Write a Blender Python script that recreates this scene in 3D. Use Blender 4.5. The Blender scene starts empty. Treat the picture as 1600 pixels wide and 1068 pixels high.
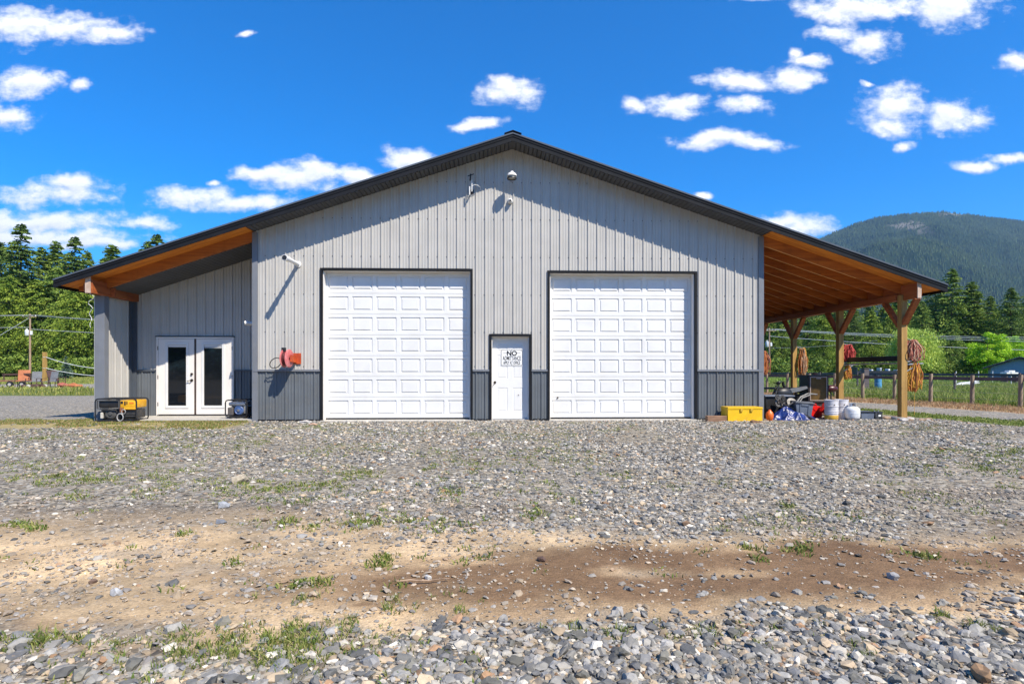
import bpy, bmesh, math, random
import numpy as np
from mathutils import Vector, Matrix
random.seed(7); rng = np.random.default_rng(11)
PI = math.pi
sc = bpy.context.scene
COL = sc.collection
# ------------------------------------------------------------------ camera
YAW = math.radians(2); FPX = 877.0
CAM = Vector((-13.7*math.sin(YAW), -13.7*math.cos(YAW), 1.23))
FW = Vector((math.sin(YAW), math.cos(YAW), 0)); RT = Vector((math.cos(YAW), -math.sin(YAW), 0))
cd = bpy.data.cameras.new('camera'); cam = bpy.data.objects.new('camera', cd); COL.objects.link(cam)
cam.location = CAM; cam.rotation_euler = (PI/2, 0, -YAW)
cd.sensor_width = 36; cd.lens = 36*FPX/1600; cd.shift_y = 44/1600; cd.clip_start = .05; cd.clip_end = 30000
sc.camera = cam
def gd(px, py):                       # ground point seen at a pixel of the photo
    d = FPX*1.23/(py-578); return CAM + FW*d + RT*((px-800)/FPX*d) - Vector((0, 0, 1.23))
def aty(px, py, Y):
    k = (px-800)/FPX; d = (Y-CAM.y)/(FW.y+RT.y*k)
    return Vector((CAM.x+d*(FW.x+RT.x*k), Y, 1.23+(578-py)/FPX*d))
def atd(px, py, d): return CAM + FW*d + RT*((px-800)/FPX*d) + Vector((0, 0, (578-py)/FPX*d))
# ------------------------------------------------------------------ node helpers
def newmat(name):
    m = bpy.data.materials.new(name); m.use_nodes = True
    nt = m.node_tree; b = nt.nodes['Principled BSDF']; return m, nt, b
def N(nt, t, **kw):
    n = nt.nodes.new(t)
    for k, v in kw.items(): setattr(n, k, v)
    return n
def mth(nt, op, a, b=None, c=None, clamp=False):
    n = N(nt, 'ShaderNodeMath', operation=op, use_clamp=clamp)
    for i, v in enumerate((a, b, c)):
        if v is None: continue
        if isinstance(v, (int, float)): n.inputs[i].default_value = v
        else: nt.links.new(v, n.inputs[i])
    return n.outputs[0]
def mixc(nt, f, a, b, mode='MIX'):
    n = N(nt, 'ShaderNodeMix', data_type='RGBA', blend_type=mode)
    for i, v in ((0, f), (6, a), (7, b)):
        if isinstance(v, (int, float)): n.inputs[i].default_value = v
        elif isinstance(v, (tuple, list)): n.inputs[i].default_value = (*v[:3], 1)
        else: nt.links.new(v, n.inputs[i])
    return n.outputs[2]
def noise(nt, scale, detail=3, rough=.55, vec=None, vs=None, dist=0):
    tc = N(nt, 'ShaderNodeTexCoord').outputs['Object'] if vec is None else vec
    if vs is not None:
        mp = N(nt, 'ShaderNodeMapping'); nt.links.new(tc, mp.inputs[0]); mp.inputs['Scale'].default_value = vs; tc = mp.outputs[0]
    n = N(nt, 'ShaderNodeTexNoise'); nt.links.new(tc, n.inputs['Vector'])
    n.inputs['Scale'].default_value = scale; n.inputs['Detail'].default_value = detail
    n.inputs['Roughness'].default_value = rough; n.inputs['Distortion'].default_value = dist
    return n.outputs[0]
def ramp(nt, v, lo, hi):
    n = N(nt, 'ShaderNodeMapRange', interpolation_type='SMOOTHSTEP'); nt.links.new(v, n.inputs[0])
    n.inputs[1].default_value = lo; n.inputs[2].default_value = hi; return n.outputs[0]
def bump(nt, b, h, strength=.3, dist=.01):
    n = N(nt, 'ShaderNodeBump'); nt.links.new(h, n.inputs['Height'])
    n.inputs['Strength'].default_value = strength; n.inputs['Distance'].default_value = dist
    nt.links.new(n.outputs[0], b.inputs['Normal'])
MATS = {}
def mat(name, c1, c2=None, scale=4, rough=.6, metal=0, vs=None, bmp=0, bd=.004, lo=.35, hi=.65, dirt=None, coat=0, detail=4):
    if name in MATS: return MATS[name]
    m, nt, b = newmat(name)
    c2 = c2 or tuple(x*.8 for x in c1)
    n = noise(nt, scale, detail, vs=vs)
    c = mixc(nt, ramp(nt, n, lo, hi), c1, c2)
    if dirt:                       # real grime with a shape of its own
        dn = noise(nt, dirt[1], 6, .65)
        c = mixc(nt, mth(nt, 'MULTIPLY', ramp(nt, dn, .5, .75), dirt[2]), c, dirt[0])
    nt.links.new(c, b.inputs['Base Color'])
    b.inputs['Roughness'].default_value = rough; b.inputs['Metallic'].default_value = metal
    if coat: b.inputs['Coat Weight'].default_value = coat
    if bmp: bump(nt, b, n, bmp, bd)
    MATS[name] = m; return m
def attr_mat(name, rough=.8, bmp=0, bscale=60, translucent=0, vary=.25, vscale=30):
    m, nt, b = newmat(name)
    a = N(nt, 'ShaderNodeAttribute'); a.attribute_name = 'col'
    n = noise(nt, vscale, 4)
    f = mth(nt, 'MULTIPLY_ADD', n, 2*vary, 1-vary)
    vm = N(nt, 'ShaderNodeVectorMath', operation='SCALE'); nt.links.new(a.outputs['Color'], vm.inputs[0]); nt.links.new(f, vm.inputs['Scale'])
    nt.links.new(vm.outputs[0], b.inputs['Base Color']); b.inputs['Roughness'].default_value = rough
    if bmp: bump(nt, b, noise(nt, bscale, 4), bmp, .004)
    if translucent:
        t = N(nt, 'ShaderNodeBsdfTranslucent'); nt.links.new(vm.outputs[0], t.inputs[0])
        mx = N(nt, 'ShaderNodeMixShader'); mx.inputs[0].default_value = translucent
        nt.links.new(b.outputs[0], mx.inputs[1]); nt.links.new(t.outputs[0], mx.inputs[2])
        nt.links.new(mx.outputs[0], nt.nodes['Material Output'].inputs[0]); b.inputs['Specular IOR Level'].default_value = .25
    MATS[name] = m; return m
# ------------------------------------------------------------------ object helpers
def tag(o, label=None, cat=None, group=None, kind=None):
    if label: o['label'] = label
    if cat: o['category'] = cat
    if group: o['group'] = group
    if kind: o['kind'] = kind
    return o
def thing(name, label, cat, loc=(0, 0, 0), rz=0, group=None):
    o = bpy.data.objects.new(name, None); COL.objects.link(o); o.empty_display_size = .2
    o.location = loc; o.rotation_euler = (0, 0, rz); return tag(o, label, cat, group)
def link(name, me, m, parent=None, loc=None):
    o = bpy.data.objects.new(name, me); COL.objects.link(o)
    if m is not None:
        for mm in (m if isinstance(m, (list, tuple)) else [m]): me.materials.append(mm)
    if parent is not None: o.parent = parent
    if loc is not None: o.location = loc
    return o
def nmesh(name, v, f, m, parent=None, col=None, smooth=False, loc=None, midx=None):
    """mesh from numpy arrays; f is (n,3) or (n,4); col per face"""
    v = np.asarray(v, np.float32); f = np.asarray(f, np.int32); k = f.shape[1]
    me = bpy.data.meshes.new(name)
    me.vertices.add(len(v)); me.vertices.foreach_set('co', v.ravel())
    me.loops.add(f.size); me.loops.foreach_set('vertex_index', f.ravel())
    me.polygons.add(len(f)); me.polygons.foreach_set('loop_start', np.arange(0, f.size, k, dtype=np.int32))
    if col is not None:
        c = np.ones((len(f), 4), np.float32); c[:, :3] = col
        a = me.color_attributes.new('col', 'FLOAT_COLOR', 'CORNER'); a.data.foreach_set('color', np.repeat(c, k, axis=0).ravel())
    me.update(calc_edges=True)
    me.polygons.foreach_set('use_smooth', np.full(len(f), smooth))
    return link(name, me, m, parent, loc)
def copy_tree(o, parent=None):
    c = o.copy(); COL.objects.link(c)
    if parent is not None: c.parent = parent
    for ch in list(o.children): copy_tree(ch, c)
    return c
class MB:
    def __init__(s): s.bm = bmesh.new(); s.mi = 0
    def _fin(s, vs, M):
        bmesh.ops.transform(s.bm, matrix=M, verts=vs)
    def _setmi(s, n0):
        if s.mi:
            s.bm.faces.ensure_lookup_table()
            for f in list(s.bm.faces)[n0:]: f.material_index = s.mi
    def box(s, x0, x1, y0, y1, z0, z1, bev=0, M=None):
        n0 = len(s.bm.faces)
        r = bmesh.ops.create_cube(s.bm, size=1)['verts']
        s._fin(r, Matrix.Translation(((x0+x1)/2, (y0+y1)/2, (z0+z1)/2)) @ Matrix.Diagonal((abs(x1-x0), abs(y1-y0), abs(z1-z0), 1)))
        if bev:
            es = {e for v in r for e in v.link_edges}
            rr = bmesh.ops.bevel(s.bm, geom=list(es), offset=bev, segments=2, affect='EDGES', profile=.5)
            r = list({v for f in rr['faces'] for v in f.verts} | {v for v in r if v.is_valid})
        if M is not None: bmesh.ops.transform(s.bm, matrix=M, verts=r)
        s._setmi(n0); return s
    def bar(s, p, q, w, h, up=(0, 0, 1), bev=0):      # box beam from p to q
        p = Vector(p); q = Vector(q); d = q-p; L = d.length; x = d.normalized(); y = Vector(up).cross(x)
        if y.length < 1e-4: y = Vector((0, 1, 0)).cross(x)
        y.normalize(); z = x.cross(y)
        M = Matrix((x, y, z)).transposed().to_4x4(); M.translation = (p+q)/2
        return s.box(-L/2, L/2, -w/2, w/2, -h/2, h/2, bev, M)
    def cyl(s, p, q, r0, r1=None, seg=16, caps=True):
        r1 = r0 if r1 is None else r1; p = Vector(p); q = Vector(q); d = q-p
        n0 = len(s.bm.faces)
        v = bmesh.ops.create_cone(s.bm, cap_ends=caps, segments=seg, radius1=r0, radius2=r1, depth=d.length)['verts']
        M = d.to_track_quat('Z', 'Y').to_matrix().to_4x4(); M.translation = (p+q)/2; s._fin(v, M); s._setmi(n0)
        return s
    def sph(s, c, r, sx=1, sy=1, sz=1, sub=2):
        n0 = len(s.bm.faces)
        v = bmesh.ops.create_icosphere(s.bm, subdivisions=sub, radius=r)['verts']
        s._fin(v, Matrix.Translation(c) @ Matrix.Diagonal((sx, sy, sz, 1))); s._setmi(n0); return s
    def tube(s, pts, r, seg=6, closed=False):
        n0 = len(s.bm.faces)
        pts = [Vector(p) for p in pts]; n = len(pts); rings = []
        up = Vector((.13, .27, .95)).normalized()
        for i, p in enumerate(pts):
            a = pts[(i-1) % n] if (closed or i > 0) else p; b = pts[(i+1) % n] if (closed or i < n-1) else p
            t = (b-a).normalized(); u = t.cross(up)
            if u.length < .05: u = t.cross(Vector((1, 0, 0)))
            u.normalize(); w = t.cross(u); rr = r[i] if isinstance(r, (list, tuple)) else r
            rings.append([s.bm.verts.new(p+(u*math.cos(2*PI*k/seg)+w*math.sin(2*PI*k/seg))*rr) for k in range(seg)])
        for i in range(n if closed else n-1):
            A = rings[i]; B = rings[(i+1) % n]
            for k in range(seg): s.bm.faces.new((A[k], A[(k+1) % seg], B[(k+1) % seg], B[k]))
        if not closed: s.bm.faces.new(rings[0][::-1]); s.bm.faces.new(rings[-1])
        s._setmi(n0); return s
    def lathe(s, prof, c=(0, 0, 0), seg=28, M=None):
        n0 = len(s.bm.faces)
        c = Vector(c); rings = []
        for r, z in prof:
            rings.append([s.bm.verts.new(c+Vector((max(r, .0005)*math.cos(2*PI*k/seg), max(r, .0005)*math.sin(2*PI*k/seg), z))) for k in range(seg)])
        for A, B in zip(rings, rings[1:]):
            for k in range(seg): s.bm.faces.new((A[k], A[(k+1) % seg], B[(k+1) % seg], B[k]))
        s.bm.faces.new(rings[0][::-1]); s.bm.faces.new(rings[-1])
        if M is not None: bmesh.ops.transform(s.bm, matrix=M, verts=[v for R in rings for v in R])
        s._setmi(n0); return s
    def prism(s, pts, y0, y1, axis='y'):              # outline in xz extruded along y (or yz along x)
        n0 = len(s.bm.faces)
        f = (lambda a, b, t: (a, t, b)) if axis == 'y' else ((lambda a, b, t: (t, a, b)) if axis == 'x' else (lambda a, b, t: (a, b, t)))
        A = [s.bm.verts.new(f(a, b, y0)) for a, b in pts]; B = [s.bm.verts.new(f(a, b, y1)) for a, b in pts]; n = len(pts)
        s.bm.faces.new(A); s.bm.faces.new(B[::-1])
        for i in range(n): s.bm.faces.new((A[i], B[i], B[(i+1) % n], A[(i+1) % n]))
        s._setmi(n0); return s
    def quad(s, *p):
        n0 = len(s.bm.faces)
        s.bm.faces.new([s.bm.verts.new(q) for q in p]); s._setmi(n0); return s
    def build(s, name, m, parent=None, smooth=False, label=None):
        bmesh.ops.recalc_face_normals(s.bm, faces=s.bm.faces)
        me = bpy.data.meshes.new(name); s.bm.to_mesh(me); s.bm.free()
        if smooth:
            for p in me.polygons: p.use_smooth = True
            me.set_sharp_from_angle(angle=math.radians(smooth if smooth is not True else 40))
        o = link(name, me, m, parent)
        if label: o['label'] = label
        return o
# ------------------------------------------------------------------ world: sky + clouds
SUN = Vector((.426, -.495, .757)).normalized()
w = bpy.data.worlds.new('World'); sc.world = w; w.use_nodes = True; nt = w.node_tree
bg = nt.nodes['Background']
sky = N(nt, 'ShaderNodeTexSky', sky_type='NISHITA'); sky.sun_disc = False
sky.sun_elevation = math.asin(SUN.z); sky.sun_rotation = math.atan2(SUN.x, SUN.y); sky.altitude = 700; sky.air_density = 1.0; sky.dust_density = 0; sky.ozone_density = 2.5
hs = N(nt, 'ShaderNodeHueSaturation'); hs.inputs['Saturation'].default_value = SKYSAT = 1.12; hs.inputs['Value'].default_value = 1.0
nt.links.new(mixc(nt, 1, sky.outputs[0], (.50, 1.06, 1.62), 'MULTIPLY'), hs.inputs['Color'])
tcw = N(nt, 'ShaderNodeTexCoord').outputs['Generated']
def dot(v):
    n = N(nt, 'ShaderNodeVectorMath', operation='DOT_PRODUCT'); nt.links.new(tcw, n.inputs[0]); n.inputs[1].default_value = v; return n.outputs['Value']
fwd = dot(FW); fs = mth(nt, 'MAXIMUM', mth(nt, 'ABSOLUTE', fwd), .08)
U = mth(nt, 'DIVIDE', dot(RT), fs); V = mth(nt, 'DIVIDE', dot((0, 0, 1)), fs)
cv = N(nt, 'ShaderNodeCombineXYZ'); nt.links.new(U, cv.inputs[0]); nt.links.new(V, cv.inputs[1])
nz = N(nt, 'ShaderNodeTexNoise'); nt.links.new(cv.outputs[0], nz.inputs['Vector']); nz.inputs['Scale'].default_value = 9; nz.inputs['Detail'].default_value = 5
wv = N(nt, 'ShaderNodeVectorMath', operation='MULTIPLY_ADD'); nt.links.new(nz.outputs['Color'], wv.inputs[0]); wv.inputs[1].default_value = (.075, .05, 0); wv.inputs[2].default_value = (-.0375, -.025, 0)
wa = N(nt, 'ShaderNodeVectorMath', operation='ADD'); nt.links.new(cv.outputs[0], wa.inputs[0]); nt.links.new(wv.outputs[0], wa.inputs[1])
CL = [(70, 45, 105, 24), (165, 55, 55, 16), (10, 40, 60, 28), (40, 128, 62, 24), (127, 132, 22, 10), (8, 180, 40, 20), (80, 302, 110, 20), (105, 290, 50, 18), (60, 345, 150, 18), (225, 350, 40, 11), (60, 372, 170, 16), (150, 382, 90, 10),
      (300, 305, 85, 18), (380, 314, 95, 15), (480, 277, 75, 26), (420, 268, 60, 13), (560, 272, 60, 14), (640, 246, 42, 20), (335, 283, 14, 6), (792, 147, 56, 24), (745, 196, 50, 9), (380, 52, 14, 7),
      (1350, 12, 110, 20), (1470, 10, 90, 34), (1310, 24, 36, 22), (1365, 66, 38, 22), (1310, 52, 50, 14), (1220, -4, 80, 8), (1400, 170, 52, 38), (1390, 200, 48, 20), (1490, 182, 56, 28), (1406, 233, 18, 9),
      (1062, 163, 56, 18), (990, 164, 18, 11), (1168, 162, 42, 16), (1160, 126, 62, 15), (1235, 122, 50, 15), (1262, 98, 34, 10), (1240, 86, 12, 9), (1115, 218, 70, 16), (1185, 226, 45, 10), (1590, 88, 30, 18), (1520, 262, 50, 9), (1575, 250, 50, 9),
      (1250, 352, 70, 16), (1215, 342, 40, 12), (1097, 306, 16, 7), (1360, 129, 12, 6)]
def puffs(dx, dy):
    acc = None
    for (cx, cy, a, b) in CL:
        a *= 1.12; b *= 1.2
        n = N(nt, 'ShaderNodeVectorMath', operation='MULTIPLY_ADD'); nt.links.new(wa.outputs[0], n.inputs[0])
        sx, sy = FPX/a, FPX/b; n.inputs[1].default_value = (sx, sy, 0); n.inputs[2].default_value = ((-(cx-800)/FPX+dx)*sx, (-(578-cy)/FPX+dy)*sy, 0)
        l = N(nt, 'ShaderNodeVectorMath', operation='LENGTH'); nt.links.new(n.outputs[0], l.inputs[0])
        acc = l.outputs['Value'] if acc is None else mth(nt, 'SMOOTH_MIN', acc, l.outputs['Value'], .18)
    return acc
acc = puffs(0, 0); accu = puffs(.003, .0085)
def wnoise(scale, off=(0, 0, 0), det=8, r=.6):
    mp = N(nt, 'ShaderNodeMapping'); nt.links.new(cv.outputs[0], mp.inputs[0]); mp.inputs['Location'].default_value = off; mp.inputs['Scale'].default_value = (1, 1.6, 1)
    q = N(nt, 'ShaderNodeTexNoise'); nt.links.new(mp.outputs[0], q.inputs['Vector']); q.inputs['Scale'].default_value = scale; q.inputs['Detail'].default_value = det; q.inputs['Roughness'].default_value = r
    return q.outputs[0]
n1 = wnoise(19, det=10, r=.62); n2 = wnoise(19, (.004, .0136, 0), det=10, r=.62)
dens = mth(nt, 'ADD', mth(nt, 'SUBTRACT', 1.0, acc), mth(nt, 'MULTIPLY', mth(nt, 'SUBTRACT', n1, .5), 2.2))
alpha = ramp(nt, dens, -.08, .82)
densu = mth(nt, 'ADD', mth(nt, 'SUBTRACT', 1.0, accu), mth(nt, 'MULTIPLY', mth(nt, 'SUBTRACT', n2, .5), 2.2))
lit = mth(nt, 'ADD', mth(nt, 'MULTIPLY', mth(nt, 'SUBTRACT', dens, densu), .85), .78, clamp=True)
lit = mth(nt, 'SUBTRACT', lit, mth(nt, 'MULTIPLY', ramp(nt, dens, .6, 1.4), .15), clamp=True)
ccol = mixc(nt, lit, (4.6, 5.2, 6.6), (9.4, 9.4, 9.6))
up = ramp(nt, dot((0, 0, 1)), .0, .06)
front = ramp(nt, fwd, .02, .2)
al = mth(nt, 'MULTIPLY', mth(nt, 'MULTIPLY', mth(nt, 'MULTIPLY', alpha, .96), up), front)
nt.links.new(mixc(nt, al, hs.outputs[0], ccol), bg.inputs[0]); bg.inputs[1].default_value = .090
sl = bpy.data.lights.new('sun', 'SUN'); so = bpy.data.objects.new('sun', sl); COL.objects.link(so)
sl.energy = 5.0; sl.angle = math.radians(.5); sl.color = (1, .925, .80); so.rotation_euler = SUN.to_track_quat('Z', 'Y').to_euler(); so.location = SUN*40
sc.view_settings.view_transform = 'Standard'; sc.view_settings.look = 'None'; sc.view_settings.exposure = .66
sc.cycles.max_bounces = 6; sc.cycles.diffuse_bounces = 4; sc.cycles.glossy_bounces = 3; sc.cycles.transmission_bounces = 4; sc.cycles.volume_bounces = 0; sc.cycles.transparent_max_bounces = 4
sc.cycles.sample_clamp_indirect = 6
# ------------------------------------------------------------------ numpy noise
_T = rng.random((256, 256))
def vn(x, y):
    xi = np.floor(x).astype(int); yi = np.floor(y).astype(int); fx = x-xi; fy = y-yi
    fx = fx*fx*(3-2*fx); fy = fy*fy*(3-2*fy); a = _T[xi & 255, yi & 255]; b = _T[(xi+1) & 255, yi & 255]; c = _T[xi & 255, (yi+1) & 255]; d = _T[(xi+1) & 255, (yi+1) & 255]
    return (a*(1-fx)+b*fx)*(1-fy)+(c*(1-fx)+d*fx)*fy
def fbm(x, y, s=1, o=4):
    r = 0; a = .5; t = 0
    for i in range(o): r = r+a*vn(x*s+i*17.3, y*s+i*9.1); t += a; a *= .5; s *= 2.03
    return r/t
def ss(a, b, x): t = np.clip((x-a)/(b-a), 0, 1); return t*t*(3-2*t)
def ell(x, y, cx, cy, rx, ry, ang=0):
    c, s = math.cos(ang), math.sin(ang); u = (x-cx)*c+(y-cy)*s; v = -(x-cx)*s+(y-cy)*c
    return np.sqrt((u/rx)**2+(v/ry)**2)
# ------------------------------------------------------------------ ground zones (what the soil is at a spot)
def zones(x, y):
    n1 = fbm(x, y, .9, 5)-.5; n2 = fbm(x+31, y+7, 3.1, 4)-.5; n3 = fbm(x-13, y+50, .35, 3)-.5
    yy = y+n1*1.25+n2*.45+n3*.5
    # bare dirt band between two gravel areas
    top = np.where(x < -.5, -9.2, -9.2-.38*ss(-.5, 1.2, x)); bot = np.where(x < 0, -11.0, -10.98)
    dirt = ss(top+.55, top-.35, yy)*ss(bot-.22, bot+.2, y+n2*.5+n1*.3)
    dirt = dirt*(1-.35*ss(.55, .75, fbm(x+77, y*1.6, 1.9, 4)))
    dirt = dirt*(1-.45*ss(1.6, 2.6, x)*ss(-9.9, -9.5, y))
    dark = ss(.35, 1, 1.35-ell(x, yy, -2.8, -8.85, 3.0, .42))+ss(.35, 1, 1.35-ell(x, yy, 3.9, -8.2, 2.6, .30))+ss(.35, 1, 1.3-ell(x, yy, -.6, -8.7, 1.6, .42))
    dark = dark + ss(.3, 1, 1.35-ell(x, yy, 4.2, -9.6, 1.8, .25))
    damp = ss(.1, .75, 1.35-ell(x, y+n1*.4+n2*.45, .95, -10.33, 2.3, .50, .03))+.8*ss(.2, .9, 1.2-ell(x, y+n1*.4+n2*.3, 2.4, -10.2, 1.5, .45))
    damp = damp + .6*ss(.3, .9, 1.2-ell(x, y+n2*.3, -.75, -9.95, .5, .12))+.5*ss(.2, .8, 1.2-ell(x, y+n2*.2, -1.15, -10.72, .12, .04))
    brk = fbm(x*.8+40, y*2.2, 1.5, 5); damp = damp*ss(.25, .55, brk+.12)+.45*dirt*ss(.52, .7, fbm(x*.5+60, y*2.4, 1.3, 4))*ss(-9.5, -9.9, y)
    fines = ss(.40, .60, fbm(x+5, y*1.5+3, .55, 4)+.06*ss(-4, -8, y)*ss(2, -3, x))*ss(-1.2, -2.5, y)*.75
    nn = x+.2*y
    wob = n1*.8+n2*.4
    right = ss(-3.5, -1.5, y+.25*(x-10)+wob)
    strip = ss(10.5, 10.75, nn+wob*.4)*ss(12.3, 12.05, nn+wob*.4)*right
    drive = ss(12.05, 12.3, nn+wob*.4)*ss(14.9, 14.6, nn+wob*.6)
    dry = ss(14.6, 14.9, nn+wob*.6)*ss(18.1, 17.2, nn+wob)
    field = ss(17.2, 18.1, nn+wob)
    pale = ss(20.3, 20.7, nn+wob*.3)*ss(22.0, 21.6, nn+wob*.3)*.8
    # left side
    ls = ss(-5.9, -6.3, x)
    lgr = ls*ss(-2.0, -1.3, y+wob*.8)*ss(.9, .55, y+wob*.3)
    ldr = ls*ss(.55, .9, y+wob*.3)*ss(14.5, 13.6, y+wob)
    lst = ls*ss(13.6, 14.5, y+wob)*ss(27, 25.8, y+wob)
    lpa = ls*ss(25.8, 27, y+wob)*ss(38, 36, y+wob*1.5)*ss(-70, -50, x)
    lfi = ls*ss(36, 38, y+wob*1.5)
    back = ss(24, 30, y)*(1-ls)*(1-field)
    return dict(dirt=dirt, dark=np.clip(dark, 0, 1), damp=np.clip(damp, 0, 1), fines=fines, strip=strip, drive=drive, dry=dry, field=field, pale=pale*field, lgr=lgr, ldr=ldr, lst=lst, lpa=lpa, lfi=lfi, back=back, n1=n1, n2=n2, n3=n3)
def lerp(c, w_, t): return c*(1-w_[..., None])+np.array(t)*w_[..., None]
def gcolor(x, y):
    z = zones(x, y); n = z['n2'][..., None]; n1 = z['n1'][..., None]
    c = np.zeros(x.shape+(3,))+np.array((.215, .185, .145))*(1+.6*n+.4*n1)
    c = lerp(c, z['fines'], (.235, .175, .12)); 
    c = lerp(c, z['dark']*.85, (.10, .08, .062))
    sand = np.array((.49, .35, .20))*(1+.9*n+1.1*n1); c = c*(1-z['dirt'][..., None])+sand*z['dirt'][..., None]
    c = lerp(c, z['damp']*.9, (.150, .086, .045)) * (1+.25*n)
    c = lerp(c, z['strip']*.9, (.17, .19, .045)); c = lerp(c, z['drive'], (.27, .26, .25)); c = lerp(c, z['dry'], (.40, .26, .15))
    c = lerp(c, z['field'], (.19, .25, .05)); c = lerp(c, z['pale'], (.36, .34, .28))
    c = lerp(c, z['lgr']*.95, (.35, .27, .12)); c = lerp(c, z['ldr'], (.24, .235, .235)); c = lerp(c, z['lst'], (.13, .15, .04)); c = lerp(c, z['lpa'], (.42, .39, .34)); c = lerp(c, z['lfi'], (.19, .21, .045)); c = lerp(c, z['back'], (.15, .19, .05))
    grav = 1-np.clip(z['dirt']*.9+z['damp']*.8+z['strip']+z['dry']+z['field']+z['lgr']+z['lst']+z['lfi']+z['back']+z['dark']*.4, 0, 1)
    grass = np.clip(z['strip']+z['field']+z['lst']+z['lfi']+z['back']+.5*z['dry']+.5*z['lgr'], 0, 1)
    return np.clip(c, .01, .9), grav, grass
def axis(lo, hi, step, ends, g=1.12):
    a = list(np.arange(lo, hi+1e-6, step)); s = step; v = a[-1]
    while v < ends[1]: s *= g; v += s; a.append(v)
    s = step; v = a[0]; b = []
    while v > ends[0]: s *= g; v -= s; b.append(v)
    return np.array(b[::-1]+a)
gx = axis(-13, 13, .07, (-5500, 5500)); gy = axis(-13.4, -6.5, .045, (-2500, -13.4), 1.3); gy = gy[:-1]
g2 = [gy[-1]]; s = .045
while g2[-1] < 5500:
    s = min(s*1.015, .16) if g2[-1] < 45 else s*1.12
    g2.append(g2[-1]+s)
gy = np.concatenate([gy, g2[1:]])
X, Y = np.meshgrid(gx, gy); near = ss(60, 20, np.hypot(X, Y))
def gheight(x, y):
    h = (fbm(x, y, 2.2, 4)-.5)*.035+(fbm(x+9, y, .35, 3)-.5)*.05
    m = ss(.1, 1.6, np.maximum(np.abs(x)-10.5, np.maximum(-1-y, y-16)))    # level under and round the building
    z = zones(x, y) if x.size < 3e6 else None
    return h*m*ss(60, 20, np.hypot(x, y))*.8
Z = gheight(X, Y)
C, G, GR = gcolor(X, Y)
nx, ny = len(gx), len(gy); idx = np.arange(nx*ny).reshape(ny, nx)
F = np.stack([idx[:-1, :-1], idx[:-1, 1:], idx[1:, 1:], idx[1:, :-1]], -1).reshape(-1, 4)
m, nt, b = newmat('yard_soil_and_gravel')
a = N(nt, 'ShaderNodeAttribute'); a.attribute_name = 'soil'
a2 = N(nt, 'ShaderNodeAttribute'); a2.attribute_name = 'mix'
sp = N(nt, 'ShaderNodeSeparateColor'); nt.links.new(a2.outputs['Color'], sp.inputs[0]); grv, grs = sp.outputs[0], sp.outputs[1]
tc = N(nt, 'ShaderNodeTexCoord').outputs['Object']
def vor(scale, feat='F1', vec=tc):
    v = N(nt, 'ShaderNodeTexVoronoi', feature=feat); nt.links.new(vec, v.inputs['Vector']); v.inputs['Scale'].default_value = scale; return v
wn = N(nt, 'ShaderNodeTexNoise'); nt.links.new(tc, wn.inputs['Vector']); wn.inputs['Scale'].default_value = 30
wd = N(nt, 'ShaderNodeVectorMath', operation='MULTIPLY_ADD'); nt.links.new(wn.outputs['Color'], wd.inputs[0]); wd.inputs[1].default_value = (.03, .03, 0); nt.links.new(tc, wd.inputs[2])
v1 = vor(26, vec=wd.outputs[0]); v2 = vor(75)
cell = N(nt, 'ShaderNodeSeparateColor'); nt.links.new(v1.outputs['Color'], cell.inputs[0])
f = mth(nt, 'MULTIPLY_ADD', cell.outputs[0], 1.5, .3)
gcol = mixc(nt, cell.outputs[1], (.18, .172, .155), (.28, .235, .165)); gcol = mixc(nt, 1, gcol, f, 'MULTIPLY')
cell2 = N(nt, 'ShaderNodeSeparateColor'); nt.links.new(v2.outputs['Color'], cell2.inputs[0])
soil = mixc(nt, 1, a.outputs['Color'], mth(nt, 'MULTIPLY_ADD', cell2.outputs[0], .34, .80), 'MULTIPLY')
fine = noise(nt, 9, 8, .7, vec=tc); soil = mixc(nt, 1, soil, mth(nt, 'MULTIPLY_ADD', fine, 1.1, .45), 'MULTIPLY')
gr = noise(nt, 2.5, 8, .75, vec=tc); soil = mixc(nt, mth(nt, 'MULTIPLY', grs, ramp(nt, gr, .45, .62)), soil, mixc(nt, 1, soil, (.6, .75, .5), 'MULTIPLY'))
pm = mth(nt, 'MULTIPLY', grv, ramp(nt, mth(nt, 'ADD', fine, mth(nt, 'MULTIPLY', cell.outputs[2], .25)), .42, .62))
colr = mixc(nt, pm, soil, gcol)
nt.links.new(colr, b.inputs['Base Color']); b.inputs['Roughness'].default_value = .93; b.inputs['Specular IOR Level'].default_value = .2
hh = mth(nt, 'ADD', mth(nt, 'MULTIPLY', mth(nt, 'SUBTRACT', 1, v1.outputs['Distance']), mth(nt, 'MULTIPLY_ADD', grv, .8, .1)), mth(nt, 'MULTIPLY', fine, .8))
bump(nt, b, mth(nt, 'ADD', hh, mth(nt, 'MULTIPLY', mth(nt, 'SUBTRACT', 1, v2.outputs['Distance']), .25)), .7, .02)
me_o = nmesh('ground', np.stack([X, Y, Z], -1).reshape(-1, 3), F, m, smooth=True)
for nm, arr in (('soil', C.reshape(-1, 3)), ('mix', np.stack([G, GR, G*0], -1).reshape(-1, 3))):
    at = me_o.data.color_attributes.new(nm, 'FLOAT_COLOR', 'POINT'); cc = np.ones((len(arr), 4), np.float32); cc[:, :3] = arr; at.data.foreach_set('color', cc.ravel())
tag(me_o, kind='structure')
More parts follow.
